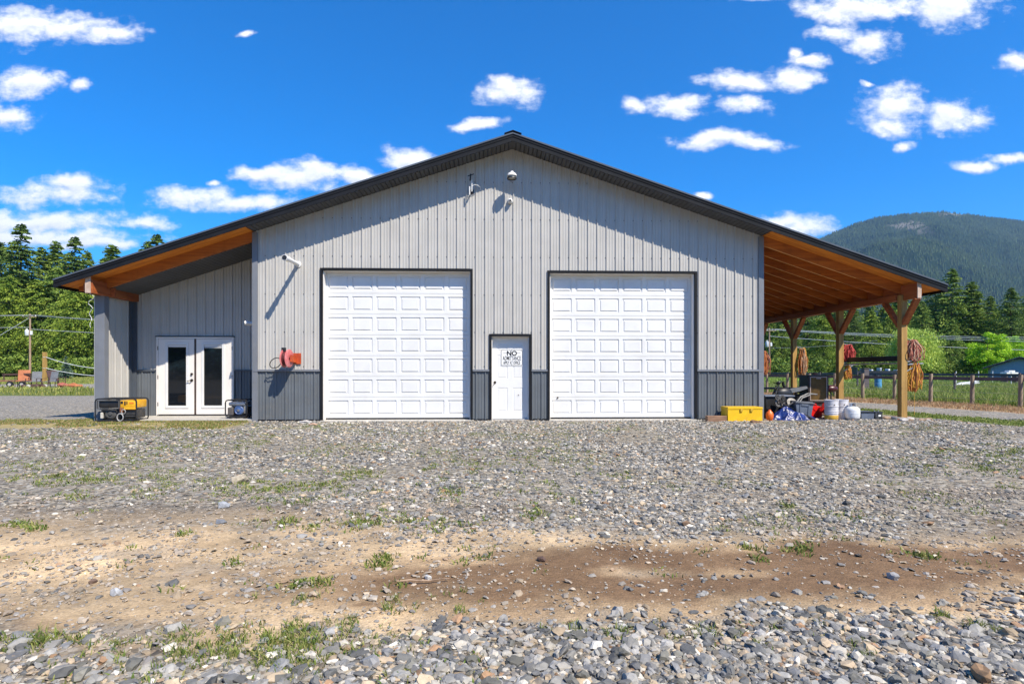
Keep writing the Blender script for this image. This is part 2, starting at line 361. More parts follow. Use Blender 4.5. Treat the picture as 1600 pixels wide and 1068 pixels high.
# ------------------------------------------------------------------ stones lying on the yard
def ico(sub):
    bm = bmesh.new(); bmesh.ops.create_icosphere(bm, subdivisions=sub, radius=1); v = np.array([q.co[:] for q in bm.verts]); f = np.array([[q.index for q in p.verts] for p in bm.faces]); bm.free(); return v, f
OCT = (np.array([[1, 0, 0], [0, 1, 0], [-1, 0, 0], [0, -1, 0], [0, 0, 1], [.6, .6, .7], [-.5, .5, .6], [-.6, -.6, .6], [.5, -.6, .7]]), np.array([[0, 5, 8], [0, 1, 5], [1, 6, 5], [1, 2, 6], [2, 7, 6], [2, 3, 7], [3, 8, 7], [3, 0, 8], [5, 6, 4], [6, 7, 4], [7, 8, 4], [8, 5, 4]]))
I1 = ico(1); I2 = ico(2)
PAL = np.array([(.165, .17, .18), (.24, .24, .235), (.10, .104, .108), (.34, .325, .295), (.50, .48, .44), (.31, .25, .18), (.26, .165, .10), (.40, .33, .24), (.14, .14, .128), (.27, .27, .272)])
PAL = PAL*np.array((1.06, 1.0, .90))
PW = np.array([.19, .18, .14, .14, .065, .08, .03, .055, .07, .07]); PW = PW/PW.sum()
def rocks(name, x, y, size, base, label, flat=.55, tint=None):
    bv, bf = base; n = len(x); k = len(bv)
    V_ = np.repeat(bv[None], n, 0)
    V_ = V_*(1+rng.normal(0, .16, (n, k, 1)))+rng.normal(0, .07, (n, k, 3))
    # chop with a few random planes so stones have facets
    for _ in range(4 if k > 12 else 0):
        d = rng.normal(size=(n, 1, 3)); d /= np.linalg.norm(d, axis=2, keepdims=True); t = rng.uniform(.45, .8, (n, 1, 1))
        pr = (V_*d).sum(2, keepdims=True); V_ = V_-np.maximum(pr-t, 0)*d
    sc3 = np.stack([np.ones(n), rng.uniform(.55, .95, n), rng.uniform(flat*.55, flat*1.2, n)], 1)[:, None, :]
    V_ = V_*sc3*(size[:, None, None])
    tx = rng.normal(0, .3, n)[:, None]; c, s_ = np.cos(tx), np.sin(tx)
    y_, z_ = V_[..., 1]*c-V_[..., 2]*s_, V_[..., 1]*s_+V_[..., 2]*c
    a_ = rng.uniform(0, 2*PI, n)[:, None]; c, s_ = np.cos(a_), np.sin(a_)
    x_, y_ = V_[..., 0]*c-y_*s_, V_[..., 0]*s_+y_*c
    zb = gheight(x, y)+size*rng.uniform(.0, .28, n)
    P = np.stack([x_+x[:, None], y_+y[:, None], z_+zb[:, None]], -1).reshape(-1, 3)
    Fq = (bf[None]+(np.arange(n)*k)[:, None, None]).reshape(-1, bf.shape[1])
    col = PAL[rng.choice(len(PAL), n, p=PW)]*rng.uniform(.62, 1.4, (n, 1))
    if tint is not None: col = col*(1-tint[:, None])+np.array((.40, .31, .22))*tint[:, None]*rng.uniform(.6, 1.2, (n, 1))
    o = nmesh(name, P, Fq, MATS['stone'], col=np.repeat(np.clip(col, 0, .8), len(bf), axis=0))
    return tag(o, label, 'gravel', kind='stuff')
attr_mat('stone', .8, .5, 90, vary=.35, vscale=45)
def scatter(n, x0, x1, y0, y1):
    return rng.uniform(x0, x1, n), rng.uniform(y0, y1, n)
def infr(x, y, m=.12):
    rx = (x-CAM.x); ry = (y-CAM.y); d = rx*FW.x+ry*FW.y; u = (rx*RT.x+ry*RT.y)/np.maximum(d, .1); return (np.abs(u) < .912+m)&(d > 1.7)
def keep(x, y, extra=1.0):
    _, g, _ = gcolor(x, y); return g
# near coarse stones
x, y = scatter(46000, -4.2, 4.2, -12.2, -10.4); k = infr(x, y, .25); x, y = x[k], y[k]
z = zones(x, y); p = np.clip((1-z['dirt']*1.0)*(1-.7*z['damp'])*(.35+.65*ss(-1.9, .3, x+z['n1']*1.2)+.5*ss(-11.2, -11.6, y)), 0, 1)*.85
k = rng.random(len(x)) < p; x, y = x[k], y[k]
rocks('gravel', x, y, np.clip(rng.lognormal(math.log(.0148), .50, len(x)), .006, .045), I2, 'coarse grey and tan stones covering the foreground')
# a sprinkle of pebbles over the dirt band
x, y = scatter(110000, -10, 10, -11.6, -8.0); k = infr(x, y, .2); x, y = x[k], y[k]
k = rng.random(len(x)) < (.35+.65*ss(.42, .6, fbm(x, y, 1.7, 4)))*(1-.6*zones(x, y)['damp']); x, y = x[k], y[k]
rocks('gravel', x, y, np.clip(rng.lognormal(math.log(.0066), .65, len(x)), .003, .03), OCT, 'small pebbles strewn over the bare dirt', tint=rng.uniform(.1, .75, len(x)))
# middle gravel
x, y = scatter(330000, -14, 14, -9.8, -.03); k = infr(x, y, .12); x, y = x[k], y[k]
z = zones(x, y); p = (1-z['dirt']*.94)*(1-z['damp']*.85)*(1-z['dark']*.6)*(1-z['fines']*.9)*(1-z['lgr']*.93)*(1-z['strip'])*(.12+1.1*ss(.3,.62,fbm(x+3, y, 1.3, 4)))
p = p*np.clip(.55+.45*ss(-5, -1, x+.5*z['n1']*4), 0, 1)
k = (rng.random(len(x)) < p); x, y = x[k], y[k]; far = y > -6.2
xx, yy = x[~far], y[~far]
rocks('gravel', xx, yy, np.clip(rng.lognormal(math.log(.0145), .45, len(xx)), .007, .045), I1, 'grey crushed gravel over the middle of the yard')
xx, yy = x[far], y[far]
rocks('gravel', xx, yy, np.clip(rng.lognormal(math.log(.018), .40, len(xx)), .009, .045), OCT, 'grey crushed gravel in front of the workshop doors')
# single larger stones that read on their own
for (px, py, r, lab, c) in [(183, 930, .035, 'lone pale grey stone on the bare sandy dirt', (.42, .42, .42)), (352, 795, .05, 'grey stone with a pale top lying behind the sandy dirt', (.33, .34, .36)), (1395, 903, .035, 'pointed grey stone on the right end of the damp brown patch', (.34, .33, .32)),
                            (375, 754, .10, 'broad flat tan stone in the gravel left of the yard', (.45, .38, .28)), (845, 877, .03, 'dark reddish stone at the top edge of the damp patch', (.12, .07, .05)), (1536, 1061, .045, 'rusty brown stone at the bottom right of the yard', (.28, .17, .09)),
                            (668, 901, .022, 'small whitish stone behind the long stick', (.5, .48, .44)), (345, 820, .04, 'dark grey stone beside the ruts of the dirt band', (.2, .21, .23)), (145, 912, .022, 'small brown stone alone on pale dirt', (.16, .10, .07)), (1190, 835, .03, 'tan stone near the weeds right of centre', (.4, .35, .28))]:
    p = gd(px, py); v, f = ico(2); v = v*(1+rng.normal(0, .1, (len(v), 1)))
    for _ in range(6):
        d = rng.normal(size=3); d /= np.linalg.norm(d); pr = v@d; v = v-np.maximum(pr-rng.uniform(.5, .75), 0)[:, None]*d
    v = v*np.array((1.2, .8, .75))*r; o = nmesh('rock', v, f, mat('rock_'+lab[:12], c, tuple(q*.7 for q in c), 30, .85, bmp=.4), loc=(p.x, p.y, r*.4+float(gheight(np.array([p.x]), np.array([p.y]))[0]))); tag(o, lab, 'rock')
    o.rotation_euler = (0, .1, rng.uniform(0, 6))
# ------------------------------------------------------------------ weeds and grass
attr_mat('leaf_blade', .6, translucent=.3, vary=.3, vscale=12)
def blades(name, x, y, n, h, spread, cols, label, cat='grass', wid=.004, lean=.7):
    m_ = len(x); X_ = np.repeat(x, n); Y_ = np.repeat(y, n); H = np.repeat(h, n)*rng.uniform(.45, 1.2, m_*n); S = np.repeat(spread, n); W = np.repeat(wid if isinstance(wid, np.ndarray) else np.full(m_, wid), n)
    a_ = rng.uniform(0, 2*PI, m_*n); r_ = S*np.sqrt(rng.random(m_*n)); bx = X_+r_*np.cos(a_); by = Y_+r_*np.sin(a_); bz = gheight(bx, by)-.003
    ld = rng.uniform(0, 2*PI, m_*n); L = H*rng.uniform(.1, lean, m_*n); tx = bx+L*np.cos(ld); ty = by+L*np.sin(ld)
    wa_ = rng.uniform(0, PI, m_*n); wx, wy = np.cos(wa_)*W, np.sin(wa_)*W
    mx_, my_ = bx+(tx-bx)*.35, by+(ty-by)*.35
    P = np.stack([np.stack([bx-wx, by-wy, bz], 1), np.stack([bx+wx, by+wy, bz], 1), np.stack([mx_+wx, my_+wy, bz+H*.6], 1), np.stack([mx_-wx, my_-wy, bz+H*.6], 1), np.stack([tx, ty, bz+H], 1)], 1).reshape(-1, 3)
    i0 = np.arange(m_*n)[:, None]*5; Fq = np.concatenate([i0+np.array([[0, 1, 2]]), i0+np.array([[0, 2, 3]]), i0+np.array([[3, 2, 4]])], 0)
    cols = np.array(cols); c = cols[rng.integers(0, len(cols), m_*n)]*rng.uniform(.7, 1.3, (m_*n, 1)); c = np.concatenate([c, c, c*1.1], 0)
    return tag(nmesh(name, P, Fq, MATS['leaf_blade'], col=c), label, cat, kind='stuff')
GREEN = [(.13, .19, .035), (.18, .23, .045), (.25, .26, .07), (.10, .15, .03), (.30, .28, .10)]; DRY = [(.42, .30, .15), (.38, .22, .11), (.48, .36, .20), (.30, .2, .1)]
W = []
for (px, py, rx, ry, n) in [(120, 748, 60, 10, 60), (65, 684, 22, 4, 16), (115, 776, 14, 4, 10), (25, 692, 12, 5, 8), (200, 705, 60, 14, 40), (270, 690, 30, 10, 20), (195, 688, 10, 5, 9), (290, 675, 30, 3, 14), (420, 762, 60, 9, 44), (345, 772, 12, 5, 9), (260, 755, 8, 6, 6), (510, 760, 50, 6, 30), (556, 740, 25, 5, 18), (450, 820, 14, 6, 12), (490, 826, 6, 3, 4), (556, 818, 30, 6, 26),
                             (640, 812, 22, 8, 14), (690, 818, 12, 8, 12), (700, 770, 30, 7, 20), (675, 728, 12, 6, 10), (740, 735, 12, 5, 8), (830, 805, 20, 8, 14), (865, 772, 8, 5, 4), (600, 873, 10, 4, 8), (600, 882, 12, 3, 7), (460, 915, 25, 4, 12), (500, 912, 14, 4, 9), (472, 936, 12, 4, 6), (610, 946, 9, 4, 5), (740, 872, 16, 10, 6), (18, 820, 22, 3, 14), (55, 826, 16, 4, 10), (290, 835, 6, 4, 5), (365, 880, 5, 4, 4), (720, 955, 8, 4, 4),
                             (1250, 858, 14, 4, 14), (1186, 872, 6, 3, 6), (1170, 856, 8, 2, 5), (1235, 792, 14, 5, 9), (1440, 868, 30, 5, 10), (960, 992, 16, 7, 10), (1080, 985, 12, 6, 6), (1110, 988, 10, 5, 6), (900, 985, 10, 8, 7), (1470, 965, 14, 5, 10), (1540, 980, 20, 4, 12), (1340, 1018, 20, 10, 10), (60, 1002, 40, 8, 24), (120, 1000, 20, 5, 14), (280, 1012, 34, 12, 18), (360, 1012, 30, 14, 16), (450, 1020, 40, 22, 34), (455, 985, 20, 12, 24), (490, 1005, 30, 16, 26), (455, 1045, 30, 9, 22), (540, 985, 24, 12, 16), (420, 1000, 30, 16, 18),
                             (1480, 705, 30, 4, 30), (1550, 712, 46, 10, 50), (1535, 730, 40, 8, 36), (1580, 705, 20, 5, 18), (970, 740, 20, 6, 8), (860, 715, 40, 15, 10), (600, 700, 90, 12, 14), (960, 670, 60, 4, 10)]:
    for _ in range(n): p = gd(px+random.gauss(0, rx*.62), py+random.gauss(0, ry*.75)); W.append((p.x, p.y, p.y))
for (px, py, rx, ry, n) in [(300, 1015, 160, 26, 60), (520, 1005, 110, 26, 50), (60, 1000, 90, 12, 30), (450, 765, 240, 26, 60), (150, 740, 170, 30, 50), (300, 690, 220, 24, 50), (620, 820, 110, 12, 24), (850, 760, 140, 34, 36), (1500, 720, 120, 20, 40), (1100, 990, 260, 20, 24), (600, 930, 200, 30, 16)]:
    for _ in range(n): p = gd(px+random.gauss(0, rx*.7), min(1066, py+random.gauss(0, ry*.7))); W.append((p.x, p.y, p.y))
W = np.array(W); dd = W[:, 1]+13.7
blades('weeds', W[:, 0], W[:, 1], 11, np.where(dd < 3.2, .030, .030)*rng.uniform(.5, 1.5, len(W)), np.where(dd < 3.2, .030, .06), GREEN, 'low green weeds sprouting through the gravel', 'weeds', np.where(dd < 3.2, .0022, .005), 1.3)
x, y = scatter(16000, -12, 12, -11.9, -.6); k = infr(x, y, .1); x, y = x[k], y[k]; z = zones(x, y); k = rng.random(len(x)) < (1-z['dirt']*.93)*ss(.52, .66, fbm(x, y, 1.3, 4)+.06*ss(3, -5, x)); x, y = x[k], y[k]
blades('weeds', x, y, 9, np.full(len(x), .028), np.full(len(x), .06), GREEN, 'scattered weed sprigs in the thin gravel', 'weeds', .004, 1.2)
x, y = scatter(16000, -17, -6.3, -2.2, .8); z = zones(x, y); k = rng.random(len(x)) < z['lgr']*ss(.4, .6, fbm(x, y, 1.1, 4)); x, y = x[k], y[k]
blades('grass', x, y, 8, np.full(len(x), .045), np.full(len(x), .07), GREEN+DRY[:3]+[(.25, .26, .07)], 'thin yellowing grass along the porch', wid=.006)
x, y = scatter(60000, 9, 40, -3, 34); z = zones(x, y); k = rng.random(len(x)) < z['strip']; xs, ys = x[k], y[k]
blades('grass', xs, ys, 10, np.full(len(xs), .05), np.full(len(xs), .08), [(.20, .26, .05), (.28, .30, .08), (.15, .20, .04)], 'mown green grass strip beside the gravel drive', wid=.007)
k = rng.random(len(x)) < z['dry']*.8; xs, ys = x[k], y[k]
blades('grass', xs, ys, 7, np.full(len(xs), .10), np.full(len(xs), .10), DRY+[(.5, .3, .18)], 'dead orange grass along the pasture fence', wid=.006)
k = rng.random(len(x)) < z['field']*(1-z['pale'])*.9; xs, ys = x[k], y[k]
blades('grass', xs, ys, 8, rng.uniform(.12, .38, len(xs)), np.full(len(xs), .16), [(.17, .24, .045), (.25, .30, .06), (.13, .19, .035), (.34, .32, .12)], 'tall pasture grass behind the fence', wid=.009)
x, y = scatter(30000, 14, 70, 30, 110); x = x+.1*y; k = zones(x, y)['field'] > .5; x, y = x[k], y[k]
blades('grass', x, y, 5, rng.uniform(.2, .5, len(x)), np.full(len(x), .5), [(.18, .27, .04), (.28, .34, .06), (.22, .32, .05)], 'far pasture grass below the trees', wid=.04)
x, y = scatter(26000, -110, -14, 14, 96); z = zones(x, y); k = rng.random(len(x)) < z['lst']+z['lfi']; x, y = x[k], y[k]
blades('grass', x, y, 6, rng.uniform(.08, .28, len(x)), np.full(len(x), .35), [(.24, .27, .05), (.33, .34, .08), (.16, .19, .04), (.4, .36, .11)], 'grass verge and meadow left of the workshop', wid=.02)
# sticks on the dirt
for (x0, y0, x1, y1, r, lab) in [(620, 911, 702, 907, .006, 'long straight bleached stick lying on the brown dirt'), (430, 914, 505, 907, .004, 'thin dark twig beside the weeds on sandy dirt')]:
    a_, b_ = gd(x0, y0), gd(x1, y1); pts = [a_.lerp(b_, t/8)+Vector((0, random.uniform(-.006, .006), .012+.004*math.sin(t))) for t in range(9)]
    q = MB(); q.tube(pts, [r*(1-.05*t) for t in range(9)], 6); tag(q.build('stick', mat('bleached_stick', (.36, .24, .15), (.2, .13, .08), 20), smooth=True), lab, 'stick')
# ================================================================== WORKSHOP
SL = 1/3; RZ = 6.62                     # roof slope, underside height at the ridge
under = lambda x: RZ-abs(x)*SL
M_sid = mat('ash_grey_steel', (.475, .455, .418), (.44, .422, .388), 1.6, .42, bmp=0, dirt=((.36, .33, .29), 1.3, .35))
M_wain = mat('charcoal_steel', (.130, .143, .155), (.110, .121, .132), 1.6, .4, dirt=((.17, .165, .155), 1.6, .5))
M_dk = None
M_trim = mat('charcoal_trim', (.085, .098, .118), (.07, .082, .10), 2, .4, dirt=((.15, .15, .145), 2, .35))
M_trimlt = mat('slate_trim', (.185, .195, .215), (.16, .17, .19), 2, .4, dirt=((.24, .235, .22), 2, .35))
M_dark = mat('black_steel', (.014, .015, .018), (.010, .011, .013), 2, .62)
M_dark.node_tree.nodes['Principled BSDF'].inputs['Specular IOR Level'].default_value = .15
M_sof = mat('charcoal_soffit', (.085, .088, .095), (.07, .073, .08), 2, .5)
M_scr = mat('screw_heads', (.09, .085, .08), rough=.5, metal=.3)
M_white = mat('white_paint', (.74, .735, .72), (.70, .695, .68), 2, .42, dirt=((.58, .56, .51), 1.5, .28))
M_cream = mat('cream_door_paint', (.80, .755, .70), (.76, .715, .66), 2, .45)
M_conc = mat('concrete', (.46, .43, .38), (.36, .34, .30), 9, .9, bmp=.3)
M_glass = mat('dark_window_glass', (.008, .010, .014), (.006, .008, .010), 1, .04)
M_blk = mat('black_plastic', (.014, .014, .016), (.02, .02, .022), 6, .45)
M_metal = mat('galvanised_metal', (.48, .48, .47), (.38, .38, .38), 12, .45, .6)
M_brz = mat('aged_bronze', (.10, .08, .06), rough=.4, metal=.8)
wood = lambda nm, c1, c2, vs: mat(nm, c1, c2, 7, .62, vs=vs, bmp=.25, bd=.003, lo=.3, hi=.7, dirt=(tuple(q*.45 for q in c2), 2.4, .45), detail=7)
M_raf = wood('stained_rafter_wood', (.50, .15, .017), (.32, .085, .011), (.12, 2.2, 2.2))
M_beam = wood('stained_beam_wood', (.42, .115, .026), (.26, .06, .015), (2.2, .12, 2.2))
M_shth = mat('stained_roof_boards', (.78, .28, .030), (.56, .17, .018), 5, .7, vs=(.15, 3.5, 1), bmp=.2, detail=7)
M_post = wood('treated_post_wood', (.46, .27, .075), (.32, .18, .045), (2.5, 2.5, .16))
M_edgelit = mat('bounce_lit_edge', (.80, .42, .15), (.66, .30, .09), 8, .7, vs=(.2, 2, 2))  # ground bounce light on the rafter undersides, put into a paler colour
M_endg = mat('pale_end_grain', (.55, .42, .33), (.42, .3, .22), 30, .8, vs=(1, 1, .2))
P = .2286
PROF = [(0, 0), (.010, .025), (.030, .025), (.040, 0), (.084, 0), (.092, .007), (.106, .007), (.114, 0), (.152, 0), (.160, .007), (.174, .007), (.182, 0)]
def siding(mb, x0, x1, zb, zt, holes=(), axis='x', at=0.0, sgn=-1, phase=0.0):
    """ribbed steel sheet; ribs stand out by sgn along the other axis; zb, zt functions of x; holes (x0,x1,z0,z1)"""
    ps = []
    k = math.floor((x0-phase)/P)-1
    while phase+k*P < x1+P:
        ps += [(phase+k*P+a, h) for a, h in PROF]; k += 1
    def hgt(x):
        for (a, ha), (b_, hb) in zip(ps, ps[1:]):
            if a <= x <= b_: return ha+(hb-ha)*(x-a)/max(b_-a, 1e-9)
        return 0
    xs = {x0, x1, *(h for q in holes for h in q[:2] if x0 < h < x1), *(a for a, _ in ps if x0 < a < x1)}
    if x0 < 0 < x1 and axis == 'x': xs.add(0.0)
    xs = sorted(xs); hs_ = [hgt(x) for x in xs]
    T = (lambda x, h, z: (x, at+sgn*h, z)) if axis == 'x' else (lambda x, h, z: (at+sgn*h, x, z))
    for i in range(len(xs)-1):
        a, b_ = xs[i], xs[i+1]; mid = (a+b_)/2
        if b_-a < 1e-6: continue
        cuts = sorted((q[2], q[3]) for q in holes if q[0] < mid < q[1])
        za, zbb = zb(a), zb(b_); 
        for (h0, h1) in cuts:
            if h0 > max(za, zbb)+1e-4: mb.quad(T(a, hs_[i], za), T(b_, hs_[i+1], zbb), T(b_, hs_[i+1], h0), T(a, hs_[i], h0))
            za = zbb = h1
        if zt(mid) > max(za, zbb)+1e-4: mb.quad(T(a, hs_[i], za), T(b_, hs_[i+1], zbb), T(b_, hs_[i+1], zt(b_)), T(a, hs_[i], zt(a)))
    return mb
bld = thing('workshop_building', 'wide grey ribbed steel workshop with two white garage doors and timber lean-tos', 'building')
G1 = (-4.57, -1.01, -.1, 3.64); G2 = (.92, 4.51, -.1, 3.61); MD = (-.50, .42, -.1, 2.06)
hol = [G1, G2, MD]; WZ = 1.235
# front wall and its screws
mb = MB(); siding(mb, -6.21, 6.21, lambda x: WZ, lambda x: under(x)-.004, hol, phase=.02)
fw = mb.build('front_wall', M_sid, bld)
mb = MB()
for z0 in (1.32, 2.15, 3.06, 3.98, 4.9, 5.8):
    k = -28
    while k < 28:
        x = .02+k*P-.012; k += 1
        if abs(x) > 6.05 or z0 > under(x)-.15 or any(h[0]-.05 < x < h[1]+.05 and z0 < h[3]+.05 for h in hol): continue
        mb.box(x-.009, x+.009, -.009, .001, z0-.009, z0+.009)
tag(mb.build('screws', M_scr, fw), kind='stuff')
def runs(holes, x0=-6.21, x1=6.21, z=1.2):
    xs = [x0]
    for h in sorted(holes): xs += [h[0]-.055, h[1]+.055]
    xs.append(x1); return list(zip(xs[::2], xs[1::2]))
for a, b_ in runs(hol):
    mb = MB(); siding(mb, a, b_, lambda x: .03, lambda x: WZ-.03, (), phase=.02, at=-.002); wn_ = mb.build('wainscot', M_wain, bld)
    mb = MB(); mb.box(a, b_, -.045, .0, WZ-.035, WZ+.012); mb.build('cap_strip', M_trimlt, wn_)
    mb = MB(); mb.box(a, b_, -.026, .0, -.03, .045); mb.build('base_strip', M_dark, wn_)
# corners
for s in (-1, 1):
    mb = MB(); xa, xb = sorted((s*6.105, s*6.235)); mb.box(xa, xb, -.036, .09, -.03, under(6.2)-.02, .004)
    mb.build('corner_trim', M_trimlt, bld)
# opening frames, jambs
def frame(h, name, par, depth):
    x0, x1, _, z1 = h; mb = MB()
    mb.box(x0-.055, x0+.004, -.034, .02, -.02, z1+.05); mb.box(x1-.004, x1+.055, -.034, .02, -.02, z1+.05); mb.box(x0+.004, x1-.004, -.037, .02, z1-.004, z1+.053)
    o = mb.build(name, M_dark, par)
    mb = MB(); mb.box(x0-.02, x0+.022, .021, depth+.05, 0, z1); mb.box(x1-.022, x1+.02, .021, depth+.05, 0, z1); mb.box(x0+.022, x1-.022, .021, depth+.05, z1-.02, z1+.02)
    mb.build('jamb', MATS['cream_door_paint'], o); return o
def garage(h):
    x0, x1, _, z1 = h; x0 += .024; x1 -= .024; z0 = .06; y = .19
    g = MB(); rows = 7; cols = 6; rh = (z1-.02-z0)/rows; cw = (x1-x0)/cols
    for r in range(rows):
        a = z0+r*rh+.004; b_ = z0+(r+1)*rh-.004
        pz0, pz1 = a+.072, b_-.072; g.quad((x0, y, a), (x1, y, a), (x1, y, pz0), (x0, y, pz0)); g.quad((x0, y, pz1), (x1, y, pz1), (x1, y, b_), (x0, y, b_))
        g.quad((x0, y, b_), (x1, y, b_), (x1, y+.014, b_+.004), (x0, y+.014, b_+.004)); g.quad((x0, y+.014, a-.004), (x1, y+.014, a-.004), (x1, y, a), (x0, y, a))
        px = x0
        for c in range(cols):
            q0 = x0+c*cw+.046; q1 = x0+(c+1)*cw-.046; g.quad((px, y, pz0), (q0, y, pz0), (q0, y, pz1), (px, y, pz1)); px = q1
            R = [(q0, q1, pz0, pz1, 0), (q0+.012, q1-.012, pz0+.012, pz1-.012, .02), (q0+.028, q1-.028, pz0+.028, pz1-.028, .02), (q0+.055, q1-.055, pz0+.055, pz1-.055, .002)]
            for A, B in zip(R, R[1:]):
                pa = [(A[0], y+A[4], A[2]), (A[1], y+A[4], A[2]), (A[1], y+A[4], A[3]), (A[0], y+A[4], A[3])]; pb = [(B[0], y+B[4], B[2]), (B[1], y+B[4], B[2]), (B[1], y+B[4], B[3]), (B[0], y+B[4], B[3])]
                for i in range(4): g.quad(pa[i], pa[(i+1) % 4], pb[(i+1) % 4], pb[i])
            A = R[-1]; g.quad((A[0], y+A[4], A[2]), (A[1], y+A[4], A[2]), (A[1], y+A[4], A[3]), (A[0], y+A[4], A[3]))
        g.quad((px, y, pz0), (x1, y, pz0), (x1, y, pz1), (px, y, pz1))
    o = g.build('garage_door', M_white, bld)
    k = MB(); k.box(x0, x1, y-.004, y+.04, .03, .058); k.build('bottom_seal', M_blk, o)
    frame(h, 'door_frame', o, .2); return o
gd1 = garage(G1); gd2 = garage(G2)
mb = MB(); mb.cyl((.92+.22, .19, .55), (.92+.22, .165, .55), .02); mb.build('door_lock', M_brz, gd2)
# man door
y = .15; g = MB(); x0, x1, z1 = MD[0]+.024, MD[1]-.024, MD[3]-.02
g.box(x0, x1, y+.012, y+.045, .04, z1)
pan = [(x0+.12, x0+.37), (x1-.37, x1-.12)]; zz = [(.22, .80), (1.02, 1.60), (1.70, 1.90)]
def leafface(g, x0, x1, z0, z1, y, cols_, rows_):
    zs = z0
    for (a, b_) in rows_:
        g.quad((x0, y, zs), (x1, y, zs), (x1, y, a), (x0, y, a)); px = x0
        for (q0, q1) in cols_:
            g.quad((px, y, a), (q0, y, a), (q0, y, b_), (px, y, b_)); px = q1
            R = [(q0, q1, a, b_, 0), (q0+.01, q1-.01, a+.01, b_-.01, .009), (q0+.045, q1-.045, a+.045, b_-.045, .002)]
            for A, B in zip(R, R[1:]):
                pa = [(A[0], y+A[4], A[2]), (A[1], y+A[4], A[2]), (A[1], y+A[4], A[3]), (A[0], y+A[4], A[3])]; pb = [(B[0], y+B[4], B[2]), (B[1], y+B[4], B[2]), (B[1], y+B[4], B[3]), (B[0], y+B[4], B[3])]
                for i in range(4): g.quad(pa[i], pa[(i+1) % 4], pb[(i+1) % 4], pb[i])
            A = R[-1]; g.quad((A[0], y+A[4], A[2]), (A[1], y+A[4], A[2]), (A[1], y+A[4], A[3]), (A[0], y+A[4], A[3]))
        g.quad((px, y, a), (x1, y, a), (x1, y, b_), (px, y, b_)); zs = b_
    g.quad((x0, y, zs), (x1, y, zs), (x1, y, z1), (x0, y, z1))
g2_ = MB(); leafface(g2_, x0, x1, .04, z1, y, pan, zz); ed = g2_
door = ed.build('entry_door', M_white, bld); g.build('door_core', M_white, door)
frame(MD, 'door_frame', door, .16)
k = MB(); k.box(x0, x1, y-.06, y+.03, .0, .035); k.build('threshold', M_metal, door)
k = MB(); hx = x0+.06; k.cyl((hx, y, .93), (hx, y-.012, .93), .033); k.cyl((hx, y, .93), (hx, y-.05, .93), .011); k.bar((hx, y-.05, .93), (hx-.028, y-.052, .86), .018, .016, bev=.004)
k.build('handle', M_brz, door, smooth=True)
k = MB(); k.cyl((x1-.11-.12, y-.001, .62), (x1-.23, y-.014, .62), .012); k.build('door_stop', M_brz, door)
# side and back walls of the main body
BY = 15.0
for s in (-1, 1):
    mb = MB(); siding(mb, .09, BY, lambda t: WZ, lambda t: under(6.2)-.004, axis='y', at=s*6.2, sgn=s); mb.build('side_wall', M_sid, bld)
    mb = MB(); siding(mb, .09, BY, lambda t: .0, lambda t: WZ, axis='y', at=s*6.2, sgn=s); mb.build('side_wainscot', M_wain, bld)
mb = MB(); siding(mb, -9.9, 6.21, lambda x: 0, lambda x: under(x)-.004, at=BY, sgn=1); mb.build('back_wall', M_sid, bld)
# footing
mb = MB()
for h in (G1, G2): mb.box(h[0]-.02, h[1]+.02, -.16, .3, -.12, .022, .008)
mb.box(-6.18, 6.18, .0, BY, -.2, .015); mb.build('concrete_footing', M_conc, bld)
# ---- roof
HW = 10.42; YF = -.6; YB = BY+.5
def slab(mb, xa, xb, y0, y1, off, th):             # sloped slab, underside off above 'under', thickness th
    za, zb_ = under(xa)+off, under(xb)+off
    mb.prism([(xa, za), (xb, zb_), (xb, zb_+th), (xa, za+th)], y0, y1)
mb = MB()
for s in (-1, 1):
    k = 0
    slab(mb, 0, s*HW, YF-.02, YB, .13, .025)
    while k*P < HW-.1: 
        k += 1
    yy = YF+.1
    while yy < YB:                                   # standing ribs running up the slope
        slab(mb, s*.1, s*(HW-.02), yy, yy+.03, .155, .02); yy += .2286
mb.build('roof', M_dark, bld)
rf_ = bld.children[-1]
mb = MB(); mb.prism([(-.2, RZ+.177-.067), (0, RZ+.177), (.2, RZ+.177-.067), (.2, RZ+.177-.055), (0, RZ+.192), (-.2, RZ+.177-.055)], YF-.05, YB); mb.build('ridge_cap', M_dark, rf_)
for s in (-1, 1):                                    # rake fascia, stepped
    mb = MB(); slab(mb, 0, s*HW, YF, YF+.022, -.045, .17); slab(mb, 0, s*HW, YF-.012, YF-.001, .055, .072)
    mb.build('fascia', M_dark, rf_)
    mb = MB(); slab(mb, 0, s*(HW+.01), YF-.03, YF-.013, .116, .035); mb.build('drip_edge', M_trim, rf_)
    mb = MB(); xa, xb = sorted((s*HW, s*(HW+.02))); mb.box(xa, xb, YF, YB, under(HW)-.04, under(HW)+.15); mb.build('eave_fascia', M_dark, rf_)
    # ribbed soffit over the gable
    mb = MB(); n_ = int(6.2/.1)
    for i in range(n_):
        xa, xb = s*i*.1, s*(i+1)*.1; q = s*.022
        z = lambda x, o=0: under(x)+o
        mb.quad((xa, YF+.02, z(xa)), (xb-q, YF+.02, z(xb-q)), (xb-q, 0, z(xb-q)), (xa, 0, z(xa)))
        mb.quad((xb-q, YF+.02, z(xb-q)), (xb-q/2, YF+.02, z(xb)+.03), (xb-q/2, 0, z(xb)+.03), (xb-q, 0, z(xb-q)))
        mb.quad((xb-q/2, YF+.02, z(xb)+.03), (xb, YF+.02, z(xb)), (xb, 0, z(xb)), (xb-q/2, 0, z(xb)+.03))
    mb.build('soffit', M_sof, rf_)
